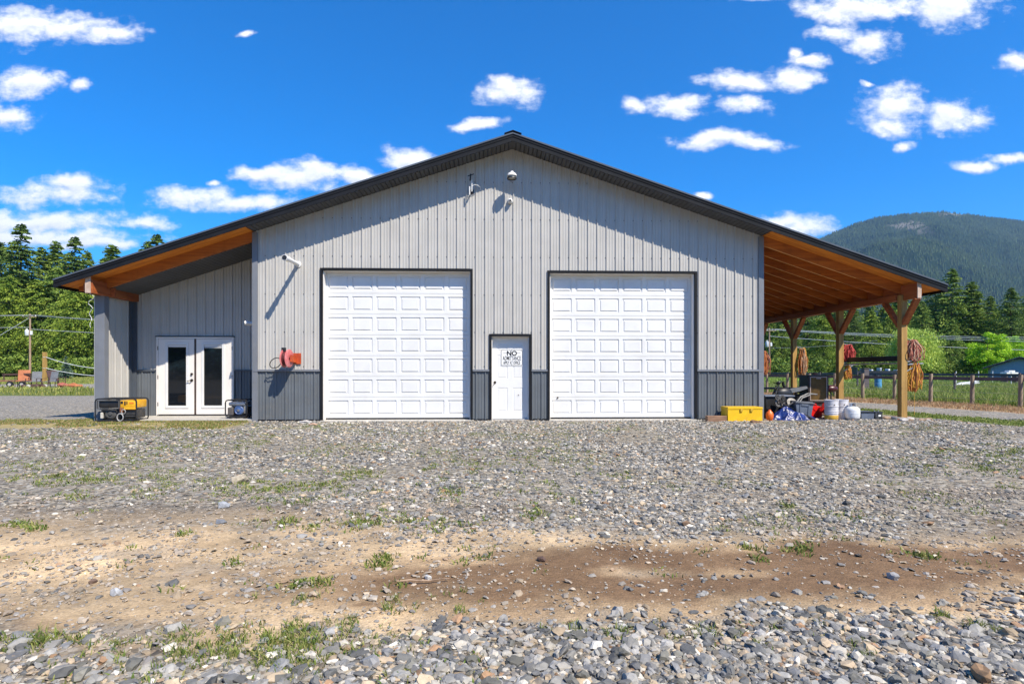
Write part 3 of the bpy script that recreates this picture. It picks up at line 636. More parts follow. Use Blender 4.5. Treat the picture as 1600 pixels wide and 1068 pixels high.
# lean-to roof boards (underside)
for s in (-1, 1):
    mb = MB(); yy = YF+.023
    while yy < YB-.01:
        y1 = min(yy+.20, YB-.01); slab(mb, s*6.236, s*(HW-.01), yy, y1-.006, .02 if s > 0 else .02, .1); yy = y1
    mb.build('roof_boards', M_shth, rf_)
# ---- right lean-to timber
PX = 9.77; POSTS = [0, 2.53, 5.06, 7.59, 10.12, 12.65]
for i in range(24):
    yy = .02+i*.632
    if yy > BY: break
    mb = MB(); za, zb_ = under(6.25), under(9.70); zc = under(10.3)
    mb.prism([(6.25, za+.018), (10.3, zc+.018), (10.3, zc-.08), (9.86, under(9.86)-.20), (9.62, under(9.62)-.225), (6.25, za-.215)], yy, yy+.045)
    rr_ = mb.build('rafter', M_raf, bld)
    mb = MB(); mb.prism([(6.25, za-.2151), (9.6, under(9.6)-.2151), (9.6, under(9.6)-.222), (6.25, za-.222)], yy+.001, yy+.044); mb.build('lit_edge_strip', M_edgelit, rr_)  # thin strip carrying the painted bounce light along the rafter's bottom edge
mb = MB(); mb.box(6.24, 6.28, .066, BY, under(6.25)-.5, under(6.25)-.22); mb.build('ledger', M_raf, bld)
mb = MB()
mb.box(PX-.025, PX+.065, -.52, BY, 2.97, 3.335, .004); mb.box(PX-.115, PX-.03, .10, BY, 2.97, 3.12, .004)
bm_ = mb.build('beam', M_beam, bld)
mb = MB(); mb.box(PX-.027, PX+.067, -.545, -.521, 2.965, 3.34, .003); mb.build('beam_end', M_endg, bm_)
for i, py_ in enumerate(POSTS):
    mb = MB(); mb.box(PX-.075, PX+.075, py_-.075+.0, py_+.075, -.05, 2.968, .006)
    mb.box(PX-.075, PX-.05+.02, py_-.074, py_+.074, 2.968, 3.10)
    po = mb.build('post', M_post, bld)
    for s in (-1, 1):
        if i == 0 and s < 0: p_, q_ = (PX, py_-.07, 2.38), (PX, py_-.50, 2.965)
        else: p_, q_ = (PX, py_+s*.07, 2.32), (PX, py_+s*.62, 2.965)
        mb = MB(); mb.bar(p_, q_, .085, .14, (1, 0, 0), .004); mb.build('knee_brace', M_beam, po)
mb = MB(); mb.lathe([(0, -.05), (.24, -.05), (.25, .02), (.235, .055), (0, .06)], (PX, 0, 0), 18); mb.build('post_footing', M_conc, bld)
# ---- left porch
LX = -9.93; RY = 1.2
mb = MB(); mb.box(LX, LX+.22, .0, .16, -.03, 3.0, .004); mb.build('porch_pier', M_trimlt, bld)
mb = MB(); siding(mb, .16, RY, lambda t: .04, lambda t: 3.0, axis='y', at=LX+.12, sgn=1, phase=.06); mb.build('porch_side_wall', M_sid, bld)
mb = MB(); siding(mb, .0, BY, lambda t: 0, lambda t: 3.0, axis='y', at=LX, sgn=-1); mb.build('outer_side_wall', M_sid, bld)
FD = (-9.16, -7.23, -.1, 2.08)
mb = MB(); siding(mb, LX+.12, -6.2, lambda x: WZ, lambda x: under(x)-.225, [FD], at=RY, phase=.03); pw = mb.build('porch_back_wall', M_sid, bld)
for a, b_ in runs([FD], LX+.12, -6.24):
    mb = MB(); siding(mb, a, b_, lambda x: .05, lambda x: WZ-.03, (), at=RY-.002, phase=.03); pwn = mb.build('porch_wainscot', M_wain, bld)
    mb = MB(); mb.box(a, b_, RY-.04, RY, WZ-.035, WZ+.01); mb.build('cap_strip', M_trim, pwn)
mb = MB(); mb.box(LX+.12, LX+.25, RY-.05, RY+.01, .05, 3.24); mb.box(LX+.121, LX+.16, RY-.14, RY-.05, .05, 3.0); mb.build('inner_corner_trim', M_trim, bld)
mb = MB(); mb.box(-6.35, -6.236, RY-.035, RY, .05, under(6.3)-.23); mb.build('wall_edge_trim', M_trim, bld)
mb = MB(); mb.box(LX+.22, -6.24, -.02, RY+.02, -.1, .05, .008); mb.box(LX+.2, -9.3, -.02, .2, -.1, .049); mb.build('porch_slab', M_conc, bld)
# porch soffit (dark ribbed) below the rafters
mb = MB(); x = -6.24
while x > -9.8:
    a, b_ = x, x-.1; q = .024
    mb.quad((a, .07, under(a)-.222), (b_+q, .07, under(b_)-.222), (b_+q, RY, under(b_)-.222), (a, RY, under(a)-.222))
    mb.quad((b_+q, .07, under(b_)-.222), (b_+q/2, .07, under(b_)-.19), (b_+q/2, RY, under(b_)-.19), (b_+q, RY, under(b_)-.222))
    mb.quad((b_+q/2, .07, under(b_)-.19), (b_, .07, under(b_)-.222), (b_, RY, under(b_)-.222), (b_+q/2, RY, under(b_)-.19)); x -= .1
mb.build('porch_soffit', M_sof, bld)
mb = MB(); mb.prism([(-6.24, under(6.24)+.018), (-10.3, under(10.3)+.018), (-10.3, under(10.3)-.08), (-9.95, under(9.95)-.19), (-9.6, under(9.6)-.225), (-6.24, under(6.24)-.222)], .0, .068); mb.build('rafter', M_raf, bld)
mb = MB(); mb.box(-9.78, -9.64, -.50, BY, 3.0, 3.30, .004); pbm = mb.build('porch_beam', M_beam, bld)
mb = MB(); mb.box(-9.79, -9.67, -.526, -.501, 2.995, 3.385, .003); mb.build('beam_end', M_endg, pbm)
mb = MB(); mb.box(-9.64, -9.53, .10, .14, 3.0, 3.2); mb.box(-9.90, -9.79, -.42, .0, 3.05, 3.22); mb.build('beam_block', M_beam, pbm)
# french doors
x0, x1, z1 = FD[0], FD[1], FD[3]
mb = MB(); yq = RY-.03
mb.box(x0-.02, x0+.025, yq-.012, RY+.09, .05, z1+.01); mb.box(x1-.025, x1+.02, yq-.012, RY+.09, .05, z1+.01); mb.box(x0+.025, x1-.025, yq-.012, RY+.09, z1-.03, z1+.01)
dfm = mb.build('french_door_frame', M_cream, bld)
mb = MB(); mb.box(x0-.04, x1+.04, yq-.022, RY, z1+.012, z1+.035); mb.build('drip_cap', M_dark, dfm)
mb = MB(); mb.box(x0+.02, x1-.02, yq-.06, RY+.05, .048, .075); mb.build('threshold', M_blk, dfm)
mid = (x0+x1)/2
mb = MB(); mb.box(mid-.024, mid+.024, yq+.004, RY+.02, .08, z1-.035); mb.build('astragal', mat('brown_weatherstrip', (.07, .045, .035)), dfm)
for s, (a, b_) in ((-1, (x0+.03, mid-.028)), (1, (mid+.028, x1-.03))):
    yd = yq+.0; zb_, zt_ = .085, z1-.04; ga, gb, gz0, gz1 = a+.235, b_-.19, .30, 1.89
    if s > 0: ga, gb = a+.19, b_-.235
    mb = MB(); mb.box(a, ga, yd, yd+.045, zb_, zt_); mb.box(gb, b_, yd, yd+.045, zb_, zt_); mb.box(ga, gb, yd, yd+.045, zb_, gz0); mb.box(ga, gb, yd, yd+.045, gz1, zt_)
    d_ = mb.build('french_door', M_cream, bld)
    mb = MB(); t = .055
    for q in ((ga-t, ga+.01, gz0-t, gz1+t), (gb-.01, gb+t, gz0-t, gz1+t)): mb.box(q[0], q[1], yd-.016, yd-.001, q[2], q[3], .005)
    for q in ((ga+.01, gb-.01, gz0-t, gz0+.01), (ga+.01, gb-.01, gz1-.01, gz1+t)): mb.box(q[0], q[1], yd-.015, yd-.001, q[2], q[3], .004)
    mb.build('glass_trim', M_white, d_)
    mb = MB(); mb.box(ga+.002, gb-.002, yd+.018, yd+.024, gz0, gz1); pn = mb.build('pane', M_glass, d_)
    mb = MB(); mb.box(ga+.012, gb-.012, yd+.004, yd+.016, gz1-.055, gz1-.015)
    for j in range(3 if s > 0 else 1): mb.box(ga+.014, gb-.014, yd+.005, yd+.015, gz1-.066-.012*j, gz1-.060-.012*j)
    mb.build('blind', M_white, d_)
    for hz in (.35, 1.05, 1.8): mb = MB(); mb.cyl(((a-.012) if s < 0 else (b_+.012), yd-.008, hz-.05), ((a-.012) if s < 0 else (b_+.012), yd-.008, hz+.05), .009); mb.build('hinge', M_blk, d_)
    if s < 0:
        mb = MB(); hx = b_-.055; mb.cyl((hx, yd, 1.13), (hx, yd-.03, 1.13), .03); mb.cyl((hx, yd, .97), (hx, yd-.02, .97), .034); mb.bar((hx, yd-.05, .97), (hx-.10, yd-.055, .945), .02, .018, bev=.004); mb.cyl((hx, yd, .97), (hx, yd-.055, .97), .012)
        mb.build('handle', M_brz, d_, smooth=True)
# ================================================================== THINGS ON THE WALLS
def text_mesh(txt, size, name, m, parent, loc, sx=1, bold=0.0, align='CENTER'):
    cu = bpy.data.curves.new(name, 'FONT'); cu.body = txt; cu.size = size; cu.align_x = align; cu.extrude = .0008; cu.offset = bold
    o = bpy.data.objects.new(name, cu); COL.objects.link(o); bpy.context.view_layer.update()
    me = bpy.data.meshes.new_from_object(o.evaluated_get(bpy.context.evaluated_depsgraph_get())); bpy.data.objects.remove(o); bpy.data.curves.remove(cu)
    me.transform(Matrix.Translation(loc) @ Matrix.Rotation(PI/2, 4, 'X') @ Matrix.Diagonal((sx, 1, 1, 1))); me.name = name
    me.materials.clear(); return link(name, me, m, parent)
M_ink = mat('black_ink', (.012, .012, .014), rough=.5); M_ssign = mat('white_sign_face', (.86, .86, .85), (.8, .8, .79), 3, .35)
sg = thing('sign', 'white metal NO ADMITTANCE sign with rounded black border on the small white entry door', 'sign', (.0, .144, 1.54))
def rrect(w_, h_, r, n=6):
    return [(cx+r*math.cos(a0+PI/2*i/n), cz+r*math.sin(a0+PI/2*i/n)) for cx, cz, a0 in ((w_/2-r, h_/2-r, 0), (-w_/2+r, h_/2-r, PI/2), (-w_/2+r, -h_/2+r, PI), (w_/2-r, -h_/2+r, 1.5*PI)) for i in range(n+1)]
mb = MB(); mb.prism(rrect(.55, .42, .035), 0, .003); mb.build('sign_plate', M_ssign, sg)
A = rrect(.525, .395, .03); B = rrect(.505, .375, .024); mb = MB()
for i in range(len(A)):
    j = (i+1) % len(A); mb.quad((A[i][0], -.0012, A[i][1]), (A[j][0], -.0012, A[j][1]), (B[j][0], -.0012, B[j][1]), (B[i][0], -.0012, B[i][1]))
mb.box(-.215, -.125, -.002, -.001, .103, .112); mb.box(.125, .215, -.002, -.001, .103, .112); mb.build('border', M_ink, sg)
text_mesh('NO', .16, 'lettering', M_ink, sg, (0, -.002, .052), 1.0, .006)
text_mesh('ADMITTANCE', .142, 'lettering', M_ink, sg, (0, -.002, -.062), .50, .002)
text_mesh('APPLY AT OFFICE', .115, 'lettering', M_ink, sg, (0, -.002, -.165), .465, .0018)
mb = MB()
for a, b_ in ((0, .18), (.23, .165), (0, -.18)): mb.cyl((a, -.001, b_), (a, -.006, b_), .007)
mb.build('screws', M_brz, sg)
# floodlight, dome camera and antenna in the gable
p = aty(799, 283, 0)
t = thing('floodlight', 'white barn style floodlight with wide hood high under the gable peak', 'light', (p.x, 0, p.z)); t.scale = (.85, .9, .85)
mb = MB(); mb.cyl((0, 0, .03), (0, -.30, .05), .022); mb.box(-.05, .05, -.03, .0, -.02, .08, .006); mb.build('arm', M_metal, t)
mb = MB(); mb.lathe([(0, .10), (.045, .10), (.05, .065), (.10, .045), (.135, .0), (.14, -.035), (.125, -.04), (.115, -.03), (.10, 0), (0, .02)], (0, -.40, .03), 26); mb.build('hood', M_white, t, smooth=True)
mb = MB(); mb.lathe([(.112, -.01), (.115, -.08), (.10, -.09), (0, -.092)], (0, -.40, .02), 22); mb.build('lens', mat('dim_lens', (.30, .29, .24), rough=.2), t, smooth=True)
mb = MB(); mb.lathe([(.13, -.075), (.135, -.10), (.128, -.105), (.12, -.10), (.118, -.078)], (0, -.40, .02), 22); mb.build('rim', M_blk, t, smooth=True)
p = aty(797, 315, 0)
t = thing('security_camera', 'small round white turret camera below the gable floodlight', 'camera', (p.x, 0, p.z), group='security cameras on the workshop')
mb = MB(); M = Matrix.Rotation(PI/2, 4, 'X'); mb.lathe([(0, 0), (.065, 0), (.065, .05), (.055, .06), (0, .06)], seg=22, M=M); mb.build('mount', M_white, t, smooth=True)
mb = MB(); mb.sph((0, -.10, -.005), .055, sub=3); mb.build('camera_ball', M_white, t, smooth=True)
mb = MB(); mb.cyl((0, -.15, -.012), (0, -.158, -.014), .024); mb.build('camera_lens', M_blk, t)
p = aty(737, 300, 0)
t = thing('antenna', 'white antenna mast with a dark bracket and a curved cable left of the gable floodlight', 'antenna', (p.x, 0, p.z))
mb = MB(); mb.cyl((.01, -.16, -.04), (.01, -.16, .24), .013); mb.cyl((-.045, -.16, -.12), (-.045, -.16, .08), .016); mb.build('mast', M_white, t)
mb = MB(); mb.bar((0, 0, 0), (0, -.17, -.06), .02, .02); mb.bar((-.05, -.02, -.12), (-.045, -.17, -.10), .015, .02); mb.bar((-.09, -.16, .33), (.06, -.17, .38), .012, .02); mb.bar((-.03, -.16, .22), (-.02, -.17, .38), .035, .012); mb.box(-.07, .05, -.018, 0, -.05, .05)
mb.build('bracket', M_blk, t)
mb = MB(); mb.tube([(.02, -.15, .10), (.08, -.16, .125), (.15, -.14, .12), (.21, -.05, .10), (.22, -.01, .05)], .007); mb.build('cable', M_white, t, smooth=True)
# long armed bullet camera
p = aty(466, 413, 0)
t = thing('security_camera', 'white bullet camera on a long tube arm left of the left garage door', 'camera', (p.x, 0, p.z), group='security cameras on the workshop')
mb = MB(); mb.cyl((0, 0, 0), (0, -.03, 0), .075); mb.build('mount', M_white, t)
mb = MB(); mb.cyl((0, -.03, 0), (-.01, -.62, .005), .048, seg=20); mb.build('arm', M_white, t, smooth=True)
mb = MB(); mb.cyl((-.01, -.60, .0), (-.02, -.80, .0), .062, seg=20); mb.cyl((-.02, -.80, .0), (-.022, -.83, .0), .066, seg=20); mb.build('camera_body', M_white, t, smooth=True)
mb = MB(); mb.cyl((-.022, -.831, .0), (-.022, -.845, .0), .052, seg=20); mb.build('camera_lens', M_blk, t)
t = thing('security_camera', 'stubby white bullet camera beside the porch, looking left above the small generator', 'camera', (-6.235, .45, 2.37), group='security cameras on the workshop')
mb = MB(); mb.cyl((0, 0, 0), (-.03, 0, 0), .05); mb.cyl((-.03, 0, 0), (-.08, -.02, 0), .02); mb.build('mount', M_blk, t)
mb = MB(); mb.cyl((-.05, -.01, 0), (-.33, -.13, .02), .055, seg=18); mb.build('camera_body', M_white, t, smooth=True)
mb = MB(); mb.cyl((-.331, -.1305, .02), (-.342, -.135, .021), .054, seg=18); mb.build('camera_lens', M_blk, t)
# hose reel
p = aty(458, 560, 0); M_red = mat('red_enamel', (.55, .05, .06), (.42, .03, .035), 6, .35, dirt=((.6, .3, .3), 6, .4)); M_rust = mat('orange_red_plate', (.55, .09, .02), (.38, .055, .018), 7, .5)
t = thing('hose_reel', 'faded red air hose reel on an orange plate beside the left garage door', 'hose reel', (p.x, 0, p.z))
mb = MB(); mb.box(-.22, .20, -.04, -.022, -.13, .13, .004); mb.build('mount_plate', M_rust, t)
Mr = Matrix.Translation((-.02, -.36, -.0)) @ Matrix.Rotation(math.radians(-9), 4, 'Z') @ Matrix.Rotation(PI/2, 4, 'Y')
M_pink = mat('sun_faded_red_enamel', (.62, .20, .20), (.50, .12, .12), 9, .35)
for sg_ in (-.062, .062):
    mb = MB(); mb.lathe([(.03, -.005), (.205, -.005), (.215, 0), (.205, .006), (.03, .006)], (0, 0, sg_), 36, M=Mr); mb.build('reel_flange', M_pink, t, smooth=True)
mb = MB()
for j in range(5):
    r_ = .155-.012*(j % 2); z_ = -.045+.0225*j
    mb.tube([Mr @ Vector((r_*math.cos(a*PI/14), r_*math.sin(a*PI/14), z_)) for a in range(28)], .013, 6, closed=True)
mb.cyl(Mr @ Vector((0, 0, -.09)), Mr @ Vector((0, 0, .09)), .03); mb.build('hose', mat('dark_red_hose', (.16, .03, .035), (.10, .02, .02), 9, .5), t, smooth=True)
mb = MB(); mb.bar((.08, -.03, -.02), (.08, -.38, .0), .03, .16); mb.bar((-.13, -.03, 0), (-.12, -.36, .0), .03, .12); mb.bar((-.10, -.36, .03), (-.075, -.38, .19), .035, .03); mb.build('bracket', M_rust, t)
mb = MB(); mb.box(-.125, -.035, -.43, -.35, .16, .25, .008); mb.build('roller_guide', M_blk, t)
mb = MB(); mb.tube([(-.17+.13*math.cos(a)-.15, -.26-.05*math.sin(a), -.11+.11*math.sin(a)+.05*math.cos(a)) for a in [k*PI/10 for k in range(20)]], .011, 7, closed=True)
mb.tube([(-.2, -.22, -.03), (-.13, -.25, -.02), (-.09, -.3, .05), (-.08, -.38, .19)], .011, 7); mb.build('hose_loop', M_blk, t, smooth=True)
# cord dangling from the porch beam
q = MB(); q.tube([(-9.72+.10*math.sin(k*1.3)*(1-k/14)+.0, -.44-.02*math.cos(k), 2.98-.055*k) for k in range(15)], .006, 5)
tag(q.build('cord', M_white, smooth=True), 'thin pale cord dangling in loops from the left porch beam end', 'cord')
# ================================================================== GENERATORS
M_yel = mat('yellow_plastic', (.78, .42, .02), (.68, .34, .015), 5, .4); M_eng = mat('engine_black', (.03, .03, .032), (.06, .055, .05), 14, .5, bmp=.3); M_alu = mat('cast_aluminium', (.38, .37, .35), (.22, .2, .18), 16, .45, .5)
def generator(name, label, loc, L, D, H, big, s_rz=0):
    t = thing(name, label, 'generator', loc, s_rz, 'portable generators on the porch')
    r = .016; c = L/2; d = D/2
    mb = MB()
    for yy in (-d, d):
        z0 = .05; pts = [(-c+.05, yy, z0), (c-.05, yy, z0), (c-.012, yy, z0+.02), (c, yy, z0+.06), (c, yy, H-.06), (c-.015, yy, H-.018), (c-.06, yy, H), (-c+.06, yy, H), (-c+.015, yy, H-.018), (-c, yy, H-.06), (-c, yy, z0+.06), (-c+.012, yy, z0+.02)]
        mb.tube(pts, r, 8, closed=True)
    for xx in (-c+.06, 0, c-.06): mb.tube([(xx, -d, .05), (xx, d, .05)], r*.9, 8)
    for xx in (-c+.08, c-.08): mb.tube([(xx, -d, H), (xx, d, H)], r*.9, 8)
    mb.build('frame', M_blk, t, smooth=True)
    if big:
        mb = MB(); mb.box(-c+.05, .06, -d+.03, d-.03, H*.62, H-.04, .03); fb = mb.build('fuel_tank', M_blk, t, smooth=True)
        mb = MB(); mb.box(-c+.035, .08, -d-.003, -d+.025, H*.58, H*.615); mb.box(-c+.03, -c+.055, -d-.002, -d+.02, H*.6, H-.03); mb.box(.055, .08, -d-.002, -d+.02, H*.6, H-.03); mb.box(-c+.05, .07, -d-.002, -d+.02, H-.05, H-.03); mb.build('tank_rim', mat('grey_steel_band', (.08, .08, .08), rough=.5), fb)
        mb = MB(); mb.cyl((-.1, 0, H-.045), (-.1, 0, H-.0), .04); mb.build('fuel_cap', M_blk, fb)
        mb = MB(); mb.box(.09, c-.02, -d+.0, d-.02, H*.62, H-.03, .02); mb.box(.17, c-.02, -d-.001, -d+.03, H*.55, H*.64, .008); yp = mb.build('control_panel', M_yel, t, smooth=True)
        mb = MB(); mb.box(.19, .22, -d-.008, -d-.0, H*.74, H*.9); mb.box(.24, .26, -d-.008, -d-.0, H*.78, H*.9); mb.box(.11, .16, -d-.008, 0, H*.8, H*.9); mb.build('switches', M_blk, yp)
        mb = MB(); mb.box(.30, c-.06, -d-.006, -d+.0, H*.8, H*.86); mb.build('orange_decal', mat('orange_decal', (.8, .2, .02)), yp)
        mb = MB(); mb.box(.14, c-.03, -d+.05, d-.04, .10, H*.56, .03)
        for j in range(4): mb.box(.2, c-.04, -d+.035, -d+.052, .14+.055*j, .165+.055*j)
        mb.build('alternator', M_eng, t, smooth=True)
        mb = MB(); mb.box(-c+.07, .05, -d+.10, d-.05, .08, H*.56, .03); mb.box(-c+.10, -.05, -d+.06, -d+.11, H*.42, H*.55, .01); en = mb.build('engine', M_eng, t, smooth=True)
        M = Matrix.Translation((-.16, -d+.10, .21)) @ Matrix.Rotation(PI/2, 4, 'X')
        mb = MB(); mb.lathe([(.13, 0), (.125, .03), (.09, .045), (.085, .035), (.05, .04), (.045, .055), (0, .06)], seg=28, M=M); mb.build('recoil_cover', mat('dark_grey_cover', (.09, .088, .085), rough=.4), en, smooth=True)
        mb = MB(); mb.box(-c+.09, -c+.14, -d+.03, -d+.09, .10, .24, .01); mb.box(-c+.04, -c+.12, -d+.02, -d+.05, H*.5, H*.55); mb.sph((-c+.11, -d+.04, .33), .016); mb.sph((-.02, -d+.04, H*.55), .015); mb.build('engine_fittings', mat('pale_fittings', (.6, .56, .48), rough=.4), en)
        M = Matrix.Translation((.10, -d-.01, .13)) @ Matrix.Rotation(PI/2, 4, 'X')
        mb = MB(); mb.tube([M @ Vector((.068*math.cos(a*PI/12), .085*math.sin(a*PI/12), 0)) for a in range(24)], .012, 6, closed=True); mb.tube([M @ Vector((.07+.045*math.cos(a*PI/8), .13+.05*math.sin(a*PI/8), -.01)) for a in range(16)], .008, 6, closed=True)
        mb.build('coiled_cable', mat('grey_cable', (.45, .44, .43), rough=.5), t, smooth=True)
        mb = MB(); mb.box(.08, .15, -d-.0, -d+.06, .24, .36, .012); mb.build('outlet_box', mat('copper_brown', (.28, .11, .05)), t)
    else:
        mb = MB(); mb.box(-c+.05, c-.05, -d+.02, d-.03, H*.68, H-.05, .04); fb = mb.build('fuel_tank', mat('pewter_tank', (.22, .25, .31), (.16, .18, .22), 6, .3, .3), t, smooth=True)
        mb = MB(); mb.cyl((0, 0, H-.05), (0, 0, H-.01), .035); mb.build('fuel_cap', M_blk, fb)
        mb = MB(); mb.box(-c+.04, -c+.17, -d+.02, d-.03, .08, H*.6, .015); mb.build('control_panel', mat('brown_grey_panel', (.10, .088, .082), rough=.6), t)
        mb = MB(); mb.box(-c+.19, c-.05, -d+.09, d-.03, .08, H*.62, .02); en = mb.build('engine', M_eng, t)
        M = Matrix.Translation((.04, -d+.09, .2)) @ Matrix.Rotation(PI/2, 4, 'X')
        mb = MB(); mb.lathe([(.118, 0), (.115, .04), (.09, .055), (.08, .045), (.045, .05), (.04, .065), (0, .068)], seg=28, M=M); mb.build('recoil_cover', mat('blue_cover', (.07, .13, .30), (.05, .09, .2), 9, .35), en, smooth=True)
        mb = MB(); mb.cyl((.04, -d+.035, .2), (.04, -d+.02, .2), .028, seg=18); mb.box(.15, c-.04, -d+.05, -d+.09, .12, .34, .01); mb.box(-.13, -.05, -d+.06, -d+.09, .29, .33); mb.build('engine_fittings', M_alu, en)
    for xx in (-c+.09, c-.09):
        for yy in (-d+.05, d-.05):
            mb = MB(); mb.cyl((xx, yy, 0), (xx, yy, .045), .022); mb.build('foot', M_blk, t)
    return t
generator('generator', 'large black and yellow portable generator left of the french doors', (-9.28, -.02, .0), .92, .48, .56, True, math.radians(2))
generator('generator', 'small dark generator with a blue round engine cover right of the french doors', (-6.72, .42, .05), .52, .40, .45, False)
# ================================================================== JUNK BY THE RIGHT CORNER
M_toolb = mat('yellow_enamel', (.80, .50, .015), (.74, .44, .012), 3, .4, dirt=((.5, .3, .05), 7, .35))
p0 = aty(1141, 664, -.6); t = thing('toolbox', 'bright yellow steel toolbox on the gravel at the right front corner', 'toolbox', (p0.x, -.45, 0), math.radians(3))
mb = MB(); mb.prism([(.0, -.01), (.86, -.01), (.86, .30), (.0, .30)], -.02, .34); mb.build('box_body', M_toolb, t)
mb = MB(); mb.prism([(-.012, .301), (.872, .301), (.862, .345), (-.002, .348)], -.032, .352); mb.build('lid', M_toolb, t)
mb = MB(); mb.box(.3, .36, -.048, -.02, .24, .31); mb.box(.55, .61, -.048, -.02, .24, .31); mb.build('latch', mat('yellow_latch', (.55, .34, .02)), t)
M_wblk = mat('old_plank', (.30, .17, .10), (.18, .10, .06), 9, .85, vs=(.3, 2, 2), bmp=.3)
p0 = aty(1103, 660, -.35); mb = MB(); mb.box(p0.x, p0.x+.48, -.45, -.30, 0, .135, .008); tag(mb.build('wood_block', M_wblk), 'short brown timber offcut left of the yellow toolbox', 'wood block')
p0 = aty(1174, 669, -.85); mb = MB(); mb.prism([(0, .0), (.30, .0), (.24, .03), (.05, .075), (0, .05)], -.92, -.78); o = mb.build('wood_block', M_wblk); o.location = (p0.x, 0, 0); tag(o, 'flat dark board scrap on the gravel in front of the yellow toolbox', 'wood block')
p0 = aty(1201, 652, -.2); t = thing('float', 'small orange plastic float between the yellow toolbox and the scrap heap', 'float', (p0.x, -.25, .0))
mb = MB(); mb.lathe([(0, 0), (.06, .01), (.085, .07), (.09, .15), (.07, .21), (.035, .24), (.03, .27), (0, .275)], seg=20); mb.build('float_body', mat('orange_plastic', (.75, .16, .02), (.6, .11, .015), 8, .4), t, smooth=True)
mb = MB(); mb.tube([(.02*math.cos(a), 0, .27+.03+.03*math.sin(a)) for a in [k*PI/5 for k in range(10)]], .006, 6, closed=True); mb.build('eyelet', M_brz, t)
# motorbike / machinery frame heap
M_crud = mat('greasy_steel', (.10, .10, .10), (.03, .03, .032), 14, .5, .5, bmp=.3)
p0 = aty(1225, 645, .9); HX, HY = p0.x, .9
t = thing('motorcycle', 'stripped black dirt bike leaning in the scrap heap at the corner', 'motorcycle', (HX, HY, 0), math.radians(10))
def wheel(c, r, tilt):
    M = Matrix.Translation(c) @ Matrix.Rotation(tilt, 4, 'Z') @ Matrix.Rotation(PI/2, 4, 'X')
    mb = MB(); mb.lathe([(r-.05, -.025), (r-.01, -.035), (r, 0), (r-.01, .035), (r-.05, .025)], seg=36, M=M)
    ty = mb.build('wheel', M_blk, t, smooth=True)
    mb = MB(); mb.lathe([(r-.07, -.018), (r-.052, -.02), (r-.052, .02), (r-.07, .018), (r-.07, -.018)], seg=36, M=M); mb.lathe([(0, -.05), (.035, -.05), (.035, .05), (0, .05)], seg=14, M=M)
    for k in range(18): a = k*PI/9; mb.cyl(M @ Vector((.03*math.cos(a), .03*math.sin(a), .02*(-1)**k)), M @ Vector(((r-.06)*math.cos(a+.3*(-1)**k), (r-.06)*math.sin(a+.3*(-1)**k), 0)), .003, seg=5)
    mb.build('rim', M_metal, ty); return ty
wheel((-.42, .05, .30), .29, .15); wheel((.62, .3, .30), .29, .2)
mb = MB(); mb.tube([(-.15, 0, .82), (-.2, 0, .72), (-.34, .02, .42), (-.42, .02, .30)], .022, 8); mb.tube([(-.15, .1, .82), (-.34, .1, .42), (-.42, .1, .30)], .022, 8); mb.tube([(-.16, 0, .74), (.15, .1, .62), (.5, .2, .60), (.75, .25, .68)], .02, 8); mb.tube([(-.14, 0, .66), (-.02, .08, .25), (.3, .15, .2), (.42, .2, .58)], .018, 8); mb.tube([(.3, .15, .22), (.62, .3, .30)], .025, 8)
mb.build('bike_frame', M_crud, t, smooth=True)
mb = MB(); mb.tube([(-.32, -.22, .90), (-.2, -.05, .88), (-.15, .05, .86), (-.1, .3, .9)], .013, 8); mb.sph((-.21, -.04, .88), .05); mb.sph((-.30, -.20, .91), .04, 1.4); mb.tube([(-.05, -.02, .92), (-.02, 0, .83), (.05, .02, .76)], .035, 8); mb.build('handlebar', M_blk, t, smooth=True)
mb = MB(); mb.sph((.02, .05, .62), .20, 1.25, .7, .8, 3); mb.build('fuel_tank', M_blk, t, smooth=True)
mb = MB(); mb.box(-.02, .3, -.02, .22, .22, .46, .04); mb.cyl((.1, -.08, .3), (.1, .3, .3), .09); mb.box(.0, .2, .0, .2, .44, .52, .01); mb.build('engine', M_alu, t, smooth=True)
mb = MB(); mb.prism([(.18, .70), (.55, .76), (.72, .80), (.74, .74), (.5, .67), (.2, .62)], .02, .24); mb.build('seat', mat('grey_vinyl_seat', (.16, .17, .18), rough=.5), t)
t = thing('metal_table', 'low black metal table behind the scrap heap', 'table', (7.5, 2.6, 0))
mb = MB(); mb.box(-.9, .9, -.3, .3, .68, .72); mb.build('table_top', M_blk, t)
for sx_ in (-.84, .84):
    for sy_ in (-.26, .26): mb = MB(); mb.box(sx_-.02, sx_+.02, sy_-.02, sy_+.02, 0, .68); mb.build('leg', M_blk, t)
t = thing('scrap_frame', 'greasy steel frame with sprockets propped between the toolbox and blue tarp', 'scrap metal', (HX-.25, .05, 0))
mb = MB(); mb.bar((-.30, .12, .46), (.42, -.28, .02), .05, .035); mb.bar((-.34, .25, .40), (.30, -.10, .03), .04, .03); mb.bar((-.15, -.05, .26), (.1, .25, .2), .03, .03); mb.bar((.22, -.15, .05), (.38, .05, .27), .02, .02); mb.build('rails', mat('brown_steel', (.13, .105, .09), (.07, .06, .05), 12, .5, .4), t)
mb = MB()
